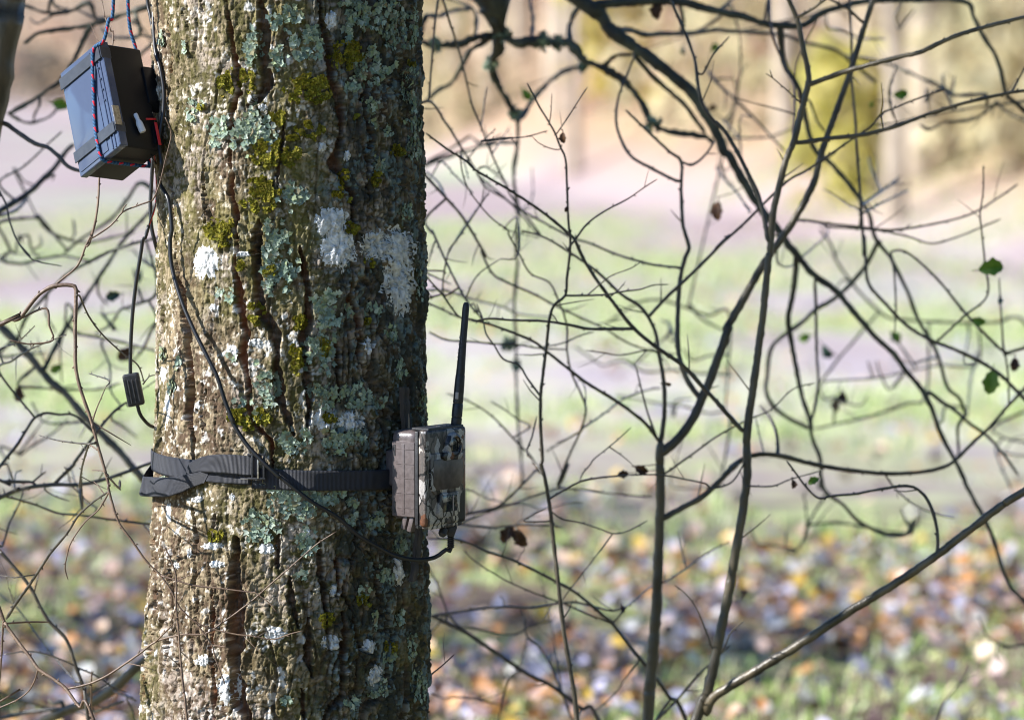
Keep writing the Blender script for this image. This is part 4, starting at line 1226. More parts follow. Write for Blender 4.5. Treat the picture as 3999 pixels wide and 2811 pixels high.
def plant(name, label, cat, Y, mats, branches, group=None, leaves=(), ground=False, gnarl=0.0, buds=True, spur=0.12, tufts=None):
    """branches: (points, r0, r1 in crop pixels, y at its tip or None[, material]); later ones grow from the nearest earlier one"""
    trace = []          # (fx, fy, point, radius) samples of what is already built
    built = []
    for bi, B in enumerate(branches):
        pts, r0, r1, Ye = B[:4]
        m = B[4] if len(B) > 4 else mats
        px = parse(pts)
        y0 = Y; attach = None
        if trace:
            q = px[0]
            best = min(trace, key=lambda s: (s[0] - q[0]) ** 2 + (s[1] - q[1]) ** 2)
            attach = best
            y0 = best[2].y
        Ye = (Y if bi == 0 else y0 + brng.uniform(-.05, .09)) if Ye is None else Ye
        L = [0]
        for i in range(1, len(px)): L.append(L[-1] + math.dist(px[i], px[i - 1]))
        P = []; R = []
        for i, q in enumerate(px):
            t = L[i] / L[-1]
            yy = y0 + (Ye - y0) * (t ** .8)
            P.append(W(q[0], q[1], yy)); R.append((.92 if gnarl else .92) * (r1 + (r0 - r1) * (1 - t) ** (1.9 if gnarl else 1.0)) / 1.614 * S * (CAM_D + yy) / CAM_D)
        if attach is not None and math.dist((attach[0], attach[1]), px[0]) > 6:
            P.insert(0, attach[2].copy()); R.insert(0, min(attach[3] * .8, R[0] * 1.15))
        # carry on beyond the frame or behind the trunk
        def beyond(i0, i1, ln):
            d = (P[i0] - P[i1]).normalized(); return P[i0] + d * ln
        if attach is None:
            if ground:
                p0 = P[0]; d = (P[0] - P[1]); sl = max(-.45, min(.45, d.x / max(.02, -d.z)))
                zz = p0.z
                mid = Vector((p0.x + sl * zz * .35, p0.y, zz * .5)); g = Vector((p0.x + sl * zz * .55, p0.y, -.03))
                P = [g, mid] + P; R = [R[0] * 1.35, R[0] * 1.12] + R
            elif at_border(px[0]):
                P.insert(0, beyond(0, 1, .45)); R.insert(0, R[0] * 1.2)
            elif px[0][0] > 560 and px[0][0] < 1720 and Y > .05:
                P.insert(0, beyond(0, 1, .16)); R.insert(0, R[0])
        if at_border(px[-1]):
            P.append(beyond(-1, -2, .30)); R.append(R[-1] * .7)
        elif 560 < px[-1][0] < 640 and Ye > .05:
            P.append(beyond(-1, -2, .12)); R.append(R[-1])
        built.append((P, R, m))
        # sample for attachment
        C, T = catmull(P, .012)
        for c, t in zip(C, T):
            v = c - Vector((0, -CAM_D, CAM_H))
            dep = v.y * CP - v.z * SP
            fx = 1999.5 + v.x / dep * CAM_D / S; fy = 1405.5 - (v.y * SP + v.z * CP) / dep * CAM_D / S
            f = t * (len(R) - 1); k = min(int(f), len(R) - 2)
            trace.append((fx, fy, c, R[k]))
    base = built[0][0][0].copy()
    if ground: base.z = 0
    T = thing(name, label, cat, base, group)
    for i, (P, R, m) in enumerate(built):
        nm = ('stem' if ground or cat == 'tree' else 'main_branch') if i == 0 else 'branch'
        me = branch_mesh(nm, [p - base for p in P], R, buds and max(R) < .012, gnarl, spur)
        link(nm, me, T, m)
    if tufts:
        for tf in tufts:
            q = parse(tf[0])[0]; best = min(trace, key=lambda s: (s[0] - q[0]) ** 2 + (s[1] - q[1]) ** 2)
            rg = np.random.default_rng(int(q[0])); nn = 60; rr = tf[1] / 1.614 * S * 1.2
            off = rg.normal(0, 1, (nn, 3)); off /= np.linalg.norm(off, axis=1)[:, None]
            PP = np.array(best[2] - base)[None, :] + off * (best[3] * .9 + rr * rg.random((nn, 1)) * .7)
            leaf_cloud('lichen_tuft', PP, .010, pick(LPAL, [3, 3, 2, 2, 1, 1], nn, rg), 1.5, rg, T, M_LICHEN, None)
    for lf in leaves:
        q = parse(lf[0])[0]
        best = min(trace, key=lambda s: (s[0] - q[0]) ** 2 + (s[1] - q[1]) ** 2)
        dx, dz, size, m = lf[1], lf[2], lf[3] * .82, lf[4]
        yv = best[2].y
        p = W(q[0], q[1], yv)
        sz = size / 1.614 * S * (CAM_D + yv) / CAM_D
        d = Vector((dx, brng.uniform(-.2, .2), -dz)).normalized()
        geo = leaf_geo(p - base, d, sz, brng.uniform(.5, 1.1), (brng.uniform(-.6, .6), brng.uniform(-.4, .4)))
        part('leaf', geo, T, m)
        if (best[2] - p).length > .004:
            st = tube_geo([best[2] - base, (best[2] + p) / 2 - base, p - d * sz * .22 - base], [.0009, .0008, .0007], 5)
            part('leaf_stalk', st, T, M_BROWN)
    return T

plant('sapling', 'tallest slender sapling right of centre with low thick limb rising right', 'sapling', .45, M_SAP, [
  ("E 1725 1614 1790 1450 1840 1250 1890 1000 1937 760 D 185 1614 190 1300 235 950 270 700 300 450 330 150 B 335 1614 355 1350 400 1150 440 1000 490 880 530 720 570 560 580 480 545 300 510 130 450 -5", 38, 17, .5),
  ("B 580 535 700 490 850 440 1150 360 1280 330 1500 230 1700 170 1940 108", 18, 14, .35),
  ("B 505 900 600 890 700 875 950 845 1150 790 1350 715 1600 640 1860 585 1985 565", 16, 11, .5),
  ("E 1790 1560 F -20 1470 200 1330 500 1150 850 920 1100 770 1380 580 1600 410 1800 260 1940 172", 34, 27, .3),
  ("F 1390 555 1390 420 1350 270 1290 180 1200 138 1000 165 870 190 740 200 640 215 560 140 500 60 440 -20", 13, 7, .35, M_TWIG),
  ("D 165 1260 80 1170 0 1080 C 1780 1000 1640 850 1480 740 1330 615 1200 450 1090 300 1010 170 960 60 A 930 1480 760 1340 550 1200 330 1070 280 1020 140 930 20 840", 17, 7, .35, M_TWIG),
  ("C 1330 620 1200 620 1050 620 900 590 750 570 560 565 420 555 320 575", 12, 7, .30, M_TWIG),
  ("B 320 1500 300 1380 260 1230 200 1100 130 960 60 840 0 770 A 1870 800 1780 690 1740 560 1720 400 1680 270 1620 130 1560 -10", 17, 9, .55, M_TWIG),
  ("A 1765 470 1830 350 1937 230", 7, 5, .55, M_TWIG), ("B 510 110 600 60 690 -5", 10, 9, .4), ("B 520 640 440 570 350 490 310 465", 6, 4, .4, M_TWIG), ("B 350 485 335 440", 4, 3, .4, M_TWIG),
  ("B 1040 720 1050 650 1040 520", 5, 3, None, M_TWIG), ("B 1860 585 1900 510 1940 430", 9, 7, .5, M_TWIG), ("E 1825 1160 1780 1030 1720 900 1650 810 1590 765", 6, 4, .35, M_TWIG),
  ("F 20 1200 60 1130 90 1060 170 990", 6, 4, .35, M_TWIG), ("D 190 1430 100 1580 -30 1625 E 1790 125 1650 95 1500 70 1300 70", 7, 5, .4, M_TWIG),
  ("D 165 1614 F 200 140 350 140 470 95 650 45", 7, 4, .4, M_TWIG),
 ], ground=True, leaves=[("F 478 100", -.1, 1, 70, M_LEAFDRY), ("F 640 90", -.8, .5, 90, M_LEAFGRN)])

plant('sapling', 'forked sapling with pale blotched stem, right arm leaning to upper right', 'sapling', .62, M_SAP, [
  ("E 1420 1614 1435 1400 1460 1100 1480 800 1490 500 1500 200 1495 0 C 1495 1450 1500 1330", 42, 30, .62),
  ("C 1510 1400 1620 1300 1700 1190 1760 1060 1820 920 1880 750 1937 590 D 60 620 170 430 260 270 340 150 430 20 B 480 1400 560 1260 620 1130 650 1000 700 850 780 630 850 430 920 200 985 -5", 34, 19, .75),
  ("C 1745 1050 1680 960 1640 870 1610 740 1610 500 1625 300 1660 160 1680 110 1650 0 A 1640 1400 1630 1200 1630 1020 1560 960 1400 810 1280 695", 20, 8, .75),
  ("C 1500 1340 1525 1150 1520 950 1490 780 1470 650 1420 540 1360 470 1250 400 1100 260 930 140 760 40 620 0", 17, 6, .62, M_TWIG),
  ("C 1485 1320 1400 1210 1230 1080 1050 970 930 880 780 760 700 700 560 640 420 590 300 560 240 550 200 510 130 410 50 320 10 270", 14, 7, .45, M_TWIG),
  ("C 1475 1300 1420 1150 1380 1000 1340 840", 8, 5, .6, M_TWIG),
  ("E 1520 340 1650 270 1760 210 1850 130 1937 40 F 60 60 130 0 D 80 1500 170 1440 270 1410 400 1420 600 1470 800 1505 1050 1530 1250 1525 1400 1500 1500 1450 1620 1330 1720 1240 1840 1100 1940 995", 22, 10, .85),
  ("C 1428 540 1540 420 1700 270 1850 120 1937 30 B 0 1560 150 1430 280 1300 450 1140 560 1080 690 990 850 880 970 800 1040 720 1100 690 1300 610 1450 560", 12, 6, .55, M_TWIG),
  ("A 1630 1020 1700 1040 1780 980 1840 890", 10, 8, .8, M_TWIG), ("A 1600 1140 1440 1060 1310 980 1240 850 1220 740 1240 600 1290 470 1340 350", 12, 8, .9, M_TWIG),
  ("C 1615 235 1450 215 1250 160 1050 80 950 50 A 870 1460 600 1310 450 1190 340 1100", 10, 6, 1.0, M_TWIG),
  ("C 1450 755 1380 760 1250 785 1130 770 1030 755", 6, 4, .6, M_TWIG), ("B 905 130 830 60 710 -5", 10, 8, .7), ("D 1060 1535 F 1130 160 1250 260 1400 320 1500 340", 7, 4, .95, M_TWIG),
  ("D 385 1420 385 1350 370 1260 340 1190 270 1100", 15, 10, .8, M_TWIG), ("E 1520 745 1660 660 1780 570 1937 485", 7, 5, .9, M_TWIG), ("E 1660 660 1635 560 1605 420", 5, 3, .9, M_TWIG),
  ("D 300 1400 270 1290 240 1160", 6, 4, .85, M_TWIG), ("C 1530 1530 1700 1410 1850 1300 1937 1250 D 100 1240 200 1190 340 1130 480 1000 620 960", 8, 4, .6, M_TWIG),
 ], ground=True, leaves=[("E 1300 60", -.9, .1, 90, M_LEAFDRY), ("E 1340 20", .8, .3, 110, M_LEAFDRY), ("C 1530 960", .9, .2, 50, M_LEAFDRY)])

plant('sapling', 'thin sapling just right of the trail camera with knee bend', 'sapling', .38, M_TWIG, [
  ("E 975 1614 940 1350 890 1050 855 750 830 520 800 260 770 80 745 0 C 755 1450 745 1250 745 1050 760 900 785 700 800 560 830 470 900 410 910 300 930 130 930 30 A 920 1400 910 1150 900 1000 870 930 835 840 790 760 740 680 700 600 660 525", 18, 6, .35),
  ("A 840 850 910 750 980 640 1040 550", 5, 4, .33), ("A 860 945 800 935 730 900 690 860", 4, 3, .33), ("A 800 770 810 700 815 590", 4, 3, .36),
  ("A 925 1560 970 1500 1040 1410 1150 1330 1300 1250 1400 1180 1480 1130", 8, 4, .36), ("C 905 410 1000 410 1150 405 1260 385 1380 370 1450 345 1550 340", 8, 4, .36),
  ("C 1040 408 1130 330 1200 280 1310 240 1390 190", 5, 3, .36), ("E 810 300 880 345 990 370 1110 405 1200 440 1300 420 1420 355", 6, 4, .5), ("E 1200 440 1110 560 1010 690 930 790 880 860", 5, 4, .55),
  ("E 800 225 900 160 1000 110 1130 85 1300 70", 8, 6, .45), ("E 990 110 1010 60 1060 0 C 1080 1440 1180 1360 1250 1300 1315 1240", 6, 4, .45), ("C 1180 1365 1260 1420 1330 1480", 5, 3, .45),
  ("C 745 1045 660 930 610 850 510 810 450 720 400 650 380 560 340 460", 8, 5, .42), ("C 755 1530 700 1450 655 1400 690 1300 720 1170", 9, 5, .42), ("E 640 360 740 300 780 285", 5, 4, .4),
  ("A 375 890 500 870 640 865 790 825", 5, 4, .45), ("C 1170 425 1240 370 1280 320", 5, 3, .36),
 ], ground=True, leaves=[("A 885 835", .15, 1, 85, M_LEAFDRY), ("A 915 1300", -.5, 1, 50, M_LEAFDRY)])

plant('sapling', 'leaning dark sapling slanting from bottom centre up towards the trunk', 'sapling', .75, M_TWIG, [
  ("E 1660 1614 1550 1460 1450 1320 1300 1140 1200 1010 1100 920 950 800 820 730 600 620 400 550 230 480 30 470", 15, 7, .5),
  ("E 1180 1000 1050 950 880 875 700 810 520 730 340 620 260 545", 7, 4, .6), ("E 1360 1240 1280 1350 1200 1460 1080 1560", 6, 4, .8), ("E 1280 905 1200 925 1050 890 950 870 850 880 700 905 520 900 350 915 160 940 50 955", 7, 10, .8),
  ("E 1280 905 1420 790 1520 745", 6, 5, .85), ("E 1470 1614 1600 1490 1720 1350 1820 1250 1937 1140", 10, 7, .6),
 ], ground=True, leaves=[("E 1260 890", .3, .9, 60, M_LEAFDRY), ("E 640 520", -.1, -1, 120, M_LEAFDRY), ("E 560 420", .6, .6, 110, M_LEAFDRY)])

plant('shrub', 'low dark shrub branches behind the trunk spreading along the bottom', 'shrub', .95, M_TWIG, [
  ("E 1110 1614 1000 1540 900 1460 800 1390 640 1310 460 1185 250 1050 50 955", 15, 13, .9),
  ("E 160 950 230 1020 350 1040 560 1075 690 1020 820 985", 8, 5, .9), ("E 150 920 90 750 40 650", 8, 6, .9), ("E 950 1614 880 1440 820 1300 740 1160 660 1090 640 960 620 900", 9, 5, 1.0),
  ("E 640 1310 560 1330 500 1500 480 1614", 6, 5, 1.0), ("E 660 1090 640 1180 600 1290", 5, 4, 1.0), ("E 130 950 100 1010 40 1070", 8, 6, .95), ("E 250 1470 130 1475 50 1440", 6, 5, .9),
  ("E 880 1440 850 1250 810 1000 740 700", 5, 3, 1.1), ("E 520 900 510 860 490 830", 5, 3, .9),
 ], ground=True)
plant('twig', 'short brown twig tip beside the trunk foot at bottom', 'twig', .12, M_BROWN, [("E 30 1345 60 1320 130 1265 200 1200", 6, 4, .05)])

plant('shrub', 'twiggy shrub branches fanning out behind trail camera and antenna', 'shrub', .85, M_TWIG, [
  ("E 220 375 430 400 620 385 780 385 880 405", 8, 6, .8), ("E 240 330 400 290 480 265 570 190 660 100 720 40 C 745 1530", 10, 8, .9), ("E 260 365 450 290 600 240 750 185 850 155 1000 160 1180 185 1450 210", 8, 5, 1.0),
  ("E 500 255 650 255 760 285 900 250 1020 240", 6, 4, 1.1), ("E 270 165 400 215 520 240", 6, 5, 1.2), ("C 745 1530 680 1420 600 1340 500 1230 400 1140 280 1070 150 1025", 8, 5, .9),
  ("C 680 1235 600 1190 520 1130 430 1075", 6, 5, .9), ("E 850 155 890 80 920 0 C 850 1600 920 1430 1000 1250 1030 1130 1000 1030 940 900 910 750 910 600 860 450 800 330 680 270 610 150 540 20 A 540 1450 430 1370 300 1210 250 1080 240 960", 9, 5, .55),
  ("C 1000 1250 1150 1150 1270 1060 1400 1010 1500 990", 8, 6, 1.2), ("C 1000 1260 900 1320 780 1390", 8, 6, 1.1), ("C 720 740 600 720 450 715 300 700 150 690 40 640", 6, 7, .7), ("C 720 740 880 710 1000 660 1080 640", 6, 5, .6),
  ("C 940 880 1020 980 1030 1130", 5, 4, .6), ("E 430 400 400 450 370 500", 5, 4, .9), ("E 620 385 600 370 680 330 740 290", 5, 4, .9),
 ], leaves=[("E 575 400", -.5, .9, 150, M_LEAFDRY), ("E 600 410", .55, .9, 150, M_LEAFDRY)])

plant('shrub', 'thin arching twigs crossing the pale field above the antenna', 'shrub', .7, M_TWIG, [
  ("A 20 1110 150 1250 260 1380 400 1614 C 370 130 440 270 540 330 700 400 850 480 1000 550 1150 620 1300 710 1450 760 1600 780", 11, 6, 1.0),
  ("A 20 1380 60 1470 C 60 0 150 200 270 430 370 550", 9, 7, .6), ("C 130 400 160 150 245 20 A 420 1210", 7, 5, .6), ("C 280 410 320 320 370 260 490 180", 6, 4, .6), ("C 20 260 180 340", 7, 5, .8),
  ("C 20 440 130 500 240 550 330 570", 9, 6, .8), ("A 20 640 150 780 250 940 340 1080 400 1180 530 1260 600 1330 740 1490", 9, 6, 1.1), ("C 20 380 150 380 300 430 500 480 620 530 830 550", 9, 6, 1.7),
  ("A 100 0 180 170 250 400 310 650 370 800 440 980 520 1150 560 1240 700 1420 750 1490", 8, 6, .9), ("A 370 800 390 650 405 550", 5, 4, .9), ("A 280 1010 380 890 460 815", 6, 4, .6), ("A 440 970 500 880 550 800", 6, 4, 1.2),
  ("A 150 1250 100 1150 20 1080", 8, 6, 1.0), ("C 70 90 30 230", 6, 4, .7), ("A 240 960 260 1010 290 1130", 5, 4, .7), ("A 120 1020 200 1100 320 1220", 6, 5, .8), ("A 160 1600 250 1450 420 1210", 6, 4, 1.1),
  ("A 600 1614 600 1380 520 1430 530 1450 740 1500", 5, 4, .9), ("A 390 1050 480 1110 540 1170", 7, 6, 1.5), ("C 320 460 360 540 390 590", 6, 4, .6),
 ])

plant('overhanging_limb', 'thick lichen-tufted limb hanging in at top beside the trunk', 'limb', 1.3, M_LIMB, [
  ("A 390 -60 410 0 450 90 480 165", 160, 48, 1.3),
  ("A 470 140 480 300 435 400 470 520 560 680 600 780", 46, 20, 1.5),
  ("A 500 220 600 270 720 260 850 270 940 280 1000 360 1080 410 1150 440 1250 500 1350 600 1410 700 1450 780 1550 830 1700 850 1800 870 1830 900", 40, 20, 1.3),
  ("A 450 230 330 240 250 275 130 285 40 280 -20 260", 32, 22, 1.3), ("A 400 250 300 330 240 430 180 530 100 570 20 640", 22, 14, 1.4),
  ("A 600 780 600 900 575 1100 600 1350 590 1614 C 600 200 580 450 590 700 590 900 600 1200 620 1400 630 1600", 14, 10, 1.7), ("A 600 770 650 700 720 600 800 520 870 460 950 430 1040 420", 18, 14, 1.7),
  ("A 930 270 925 180 960 80 1010 30", 18, 16, 1.4), ("A 1150 420 1220 350 1330 350", 16, 12, 1.3), ("A 600 1340 690 1250 690 1060", 6, 4, 1.9), ("A 330 240 340 150 320 60 180 -5", 14, 10, 1.5), ("A 690 260 700 130 680 -5", 14, 10, 1.6), ("A 600 900 480 900 390 920 300 860", 14, 8, 1.8),
  ("A 20 1040 150 990 300 940 420 900 500 850", 16, 9, 1.9), ("A 20 110 100 105 200 70 300 60", 16, 12, 1.6), ("C 590 690 500 740 540 680", 9, 6, 1.7), ("C 600 730 680 700", 8, 5, 1.7),
 ], gnarl=.35, buds=False, tufts=[("A 760 230", 50), ("A 830 290", 40), ("A 410 390", 45), ("A 1480 770", 55), ("A 1010 420", 40), ("A 540 200", 40), ("A 90 240", 45), ("C 560 720", 60), ("C 590 860", 35), ("A 520 740", 35)])
plant('overhanging_limb', 'long dark limb sweeping from top centre down to the lower right', 'limb', 1.1, M_LIMB, [
  ("A 970 -5 1100 80 1200 200 1330 290 1450 380 1580 480 1700 590 1780 720 1850 830 1900 960 B 80 980 160 1130 260 1290 380 1440 460 1560 D 480 120 600 270 750 380 860 510 1000 670 1110 770 1200 890 1290 1000 1350 1110 1400 1250 1470 1390 1520 1480 1560 1570 F 1570 130 1640 260 1710 390 1760 520 1810 690 1870 800 1940 862", 50, 14, 1.1),
  ("A 1080 40 1250 20 1450 5 1650 20 1800 60 1937 90 B 150 100 300 150 450 165 560 155 650 90 800 40 950 10 1200 2 1560 10 1620 110 1680 230 1750 340 1790 450 1830 600 1940 700", 36, 15, 1.2),
  ("A 1200 200 1300 190 1400 220 1500 215 1700 210 1850 190 1937 200 B 400 220 550 270 700 300 800 350 900 440 1000 520", 20, 12, 1.9), ("A 1340 350 1450 480 1550 570 1650 660 1730 770 1780 840", 18, 14, 1.2),
  ("B 330 -5 340 150 380 300 430 420 490 540 495 700 480 860", 12, 9, .9, M_BROWN), ("B 490 500 510 380 570 250 640 110", 7, 5, .9, M_BROWN), ("B 480 720 350 680 230 650 120 620", 6, 4, .9),
  ("B 400 165 410 300 430 420 520 560 560 750 590 870 630 960 700 1010 830 1160 950 1330 1000 1500 1090 1614 D 1110 200 1200 380 1270 560 1340 680 1400 800 1440 950 1470 1010 1530 1060 1570 1160", 22, 13, 1.3),
  ("D 500 150 500 230 480 400 450 550 470 700 500 860 540 1050 590 1200 600 1300 650 1430 660 1560 F 690 180 800 260 880 350 1000 420 1100 450 1200 440 1240 350", 22, 12, 1.3),
  ("D 1020 70 940 220 850 330 740 430 620 500 560 560 480 620 400 680 340 750 320 900 310 1000 350 1100 450 1180 590 1250", 16, 14, 1.5),
  ("D 620 310 625 500 630 750 640 950 620 1100 590 1230", 12, 10, 1.1), ("D 1340 1020 1420 1080 1500 1130 1600 1220 1700 1290 1800 1400 1900 1540", 16, 10, 1.2), ("D 1570 1160 1520 1240 1525 1400 1500 1450", 14, 9, 1.3),
  ("A 1640 120 1620 30 1600 -5", 14, 12, 1.2), ("B 0 75 60 30 100 -5", 12, 9, 1.3), ("B 560 620 590 650 630 760 680 830", 10, 8, 1.4),
 ], gnarl=.10, buds=False, leaves=[("B 10 1270", .05, 1, 150, M_LEAFDRY), ("A 1500 10", -.1, 1, 150, M_LEAFDRY)])
plant('overhanging_branch', 'smooth bluish branch drooping across the right in a long curve', 'branch', .95, M_TWIG, [
  ("B 840 -5 850 250 850 500 870 700 880 900 900 1150 910 1300 930 1614 D 930 30 940 200 960 340 1080 480 1200 600 1350 690 1500 750 1650 820 1800 920 1940 1062", 9, 15, .9),
  ("D 1390 700 1560 540 1705 410 1690 200 1670 0 B 1660 1350 1680 1200 1680 1040", 9, 5, .7), ("D 1130 510 1120 280 1100 150 1110 130 1180 130 1280 200 1420 340 1540 490 1640 600 1740 700 1830 770 1940 740", 7, 11, .95),
  ("D 1810 770 1790 480 1780 300", 9, 5, .95), ("D 1820 780 1840 950 1840 1100", 8, 6, .95), ("D 1560 780 1560 840 1640 840", 6, 4, .9), ("B 930 1340 1080 1260 1210 1200", 8, 7, 1.5), ("B 920 1290 1050 1200 1140 1130", 12, 9, 1.6), ("B 1040 1210 970 1050 960 990", 8, 6, 1.7),
 ], leaves=[("D 1650 250", .95, -.1, 190, M_LEAFGRN), ("D 1610 560", .9, .1, 110, M_LEAFGRN), ("D 1740 880", -.15, 1, 190, M_LEAFGRN), ("D 1880 800", -.15, 1, 110, M_LEAFDRY), ("D 1790 420", -.2, .9, 60, M_LEAFSHEEN)])
plant('overhanging_branch', 'pair of fine twigs reaching to the right edge above the field', 'branch', 1.0, M_TWIG, [
  ("D 360 30 420 20 B 500 1390 700 1410 900 1430 1100 1450 1350 1415 1600 1350 1800 1230 1900 1160", 10, 6, 1.0), ("B 700 1430 1000 1450 1200 1490 1350 1535 1500 1500 1650 1440 1790 1380", 8, 6, 1.0), ("B 900 1330 830 1290 760 1240 670 1190", 6, 4, 1.2), ("B 1160 1460 1230 1410", 4, 3, 1.0),
  ("D 380 190 450 230 520 180 700 20 650 -40", 7, 5, 1.5),
 ])
plant('overhanging_branch', 'crooked lichen-knotted twig with hanging catkins at upper right', 'branch', 1.5, M_LIMB, [
  ("B 1940 640 1700 670 1500 700 1280 740 1130 775 1000 790", 8, 5, 1.3), ("B 1770 650 1680 720 1580 760 1440 770 1340 820 1280 790", 13, 9, 1.5), ("B 1690 600 1500 600 1400 540 1300 500 1150 430 1000 380 800 350", 13, 9, 1.9), ("B 1500 700 1420 560 1300 640", 10, 6, 1.6), ("B 1100 690 1090 560 1130 420", 8, 6, 1.6),
  ("B 1430 570 1425 470", 9, 7, 1.7), ("B 1480 590 1500 480", 9, 6, 1.7), ("B 1330 640 1320 560", 12, 9, 1.7), ("B 1830 600 1900 500", 6, 4, 1.6), ("B 1760 650 1850 720 1937 760", 9, 6, 2.0),
 ], gnarl=.4, leaves=[("B 1110 600", .9, -.2, 120, M_LEAFGRN), ("B 980 640", -.3, .8, 50, M_LEAFGRN)])
plant('overhanging_branch', 'pale out of focus twigs over the bright field at right', 'branch', 2.1, M_TWIG, [
  ("D 1940 1140 1800 1200 1740 1260 1850 1320 1940 1330", 10, 8, 2.0), ("D 1940 580 1750 580 1500 580 1150 560 1050 530 940 430 860 340 760 200 720 90 650 -10", 10, 9, 2.0), ("D 860 340 800 310 740 380", 8, 5, 2.0), ("D 1320 1030 1200 1090 1000 1160 800 1210 610 1250", 10, 8, 1.9),
  ("D 1640 840 1400 850 1200 890 1000 930 850 940 680 950", 8, 6, 1.6), ("D 870 690 750 830 640 980", 9, 8, 2.0), ("D 1180 900 1120 970 1080 1000 1030 900 1010 820", 9, 6, 1.8), ("D 980 920 950 820", 7, 5, 1.7), ("D 1640 780 1600 950 1580 1170", 8, 6, 1.7), ("D 1590 640 1570 760", 8, 6, 2.0), ("D 1240 840 1160 730 1130 680 1090 700", 8, 6, 1.9), ("D 1390 800 1240 840", 12, 9, 1.7), ("D 680 1060 750 1050 800 1080 900 1100 950 1050", 10, 6, 1.8), ("D 740 1180 740 1060", 8, 6, 1.8), ("D 1940 1000 1720 1240", 9, 7, 1.7), ("D 1760 1370 1800 1500 1850 1614", 9, 7, 1.8), ("D 1800 1400 1937 1420", 9, 7, 1.9), ("D 1450 1110 1420 1200 1380 1230", 9, 6, 1.7),
 ], leaves=[("D 1100 640", .5, .8, 110, M_LEAFGRN), ("D 790 1010", .3, 1, 110, M_LEAFDRY), ("D 670 720", .6, .6, 120, M_LEAFSHEEN), ("D 590 660", -.9, .3, 100, M_LEAFGRN), ("D 760 1060", 0, 1, 110, M_LEAFDRY)])
plant('overhanging_branch', 'drooping lichen-covered twig ends low on the right over leaf litter', 'branch', 1.7, M_LIMB, [
  ("D 660 1560 640 1614 F 690 180 600 330 570 400 540 490 480 560 430 540", 10, 7, 1.7), ("F 570 390 700 370 850 380", 11, 8, 1.7), ("F 570 400 560 250 540 190", 9, 5, 1.7), ("F 490 540 350 510 260 500 210 400", 9, 5, 1.8), ("F 430 520 440 430", 6, 4, 1.8), ("F 1210 440 1180 330 1160 280", 8, 5, 1.4), ("F 1230 440 1270 330", 8, 5, 1.4),
 ], gnarl=.4)
plant('weed_stalk', 'thin bare stalk standing at lower right in front of leaf litter', 'stalk', 1.2, M_TWIG, [("F 1390 1614 1450 1480 1540 1370 1600 1270", 7, 4, 1.2), ("F 1520 1390 1640 1330", 4, 3, 1.2)], ground=True)
plant('weed_stalk', 'small curled stalk near the right edge low over the leaves', 'stalk', 1.5, M_TWIG, [("F 1940 1140 1860 1150 1780 1130 1700 1080 1670 1010 1650 950", 8, 5, 1.5), ("F 1780 1130 1760 1200 1790 1260", 6, 4, 1.5)])
plant('overhanging_branch', 'misty middle-distance twigs tangled behind the two saplings', 'branch', 1.9, M_TWIG, [
  ("D 20 1614 C 1937 1180 1800 1150 1650 1110 1500 1090 1300 1050 1220 1040", 9, 6, 2.0), ("C 1937 540 1800 535 1640 480 1510 440 1400 440 1300 490 1150 590", 9, 7, 1.9), ("C 1680 460 1750 550 1900 630", 9, 7, 1.9), ("C 1937 780 1800 790 1700 820 1640 740", 8, 6, 1.8), ("C 1937 910 1750 900 1600 880 1400 890 1270 820 1150 850 1100 830 960 730", 10, 6, 2.1), ("C 1340 840 1430 760 1500 700", 8, 5, 1.8), ("C 1560 640 1550 560", 16, 6, 1.9), ("C 1590 700 1560 600 1500 560", 9, 6, 1.9), ("C 1580 1170 1590 1080 1700 1060", 9, 6, 2.0),
  ("B 120 620 150 400 140 200", 8, 5, 1.7), ("B 60 760 130 640 100 480", 9, 5, 1.7), ("B 0 510 130 640 250 760 350 870 430 960", 10, 7, 1.6), ("B 100 870 300 870 400 840 480 810", 9, 6, 1.8), ("A 1800 450 1850 520 1937 600", 9, 6, 1.6), ("A 1937 30 1860 120 1700 220", 12, 8, 1.8),
  ("B 40 760 140 870 150 980 150 750 220 735", 7, 5, 1.2), ("B 0 1060 60 1140 130 1220 210 1340", 8, 6, .8), ("B 60 1140 30 1020", 5, 3, .8), ("B 1090 -5 1120 120 1150 190", 10, 6, 2.0), ("B 1150 190 1250 60", 9, 6, 2.0), ("B 700 170 780 190 900 240 1060 250", 10, 6, 2.0), ("C 1580 1614 1600 1450 1640 1320", 5, 3, 1.2),
 ], leaves=[("A 1820 330", .6, -.5, 80, M_LEAFGRN), ("A 1640 300", .3, .8, 60, M_LEAFSHEEN), ("A 630 560", .5, .7, 110, M_LEAFGRN), ("A 1800 690", .95, -.05, 70, M_LEAFDRY)])

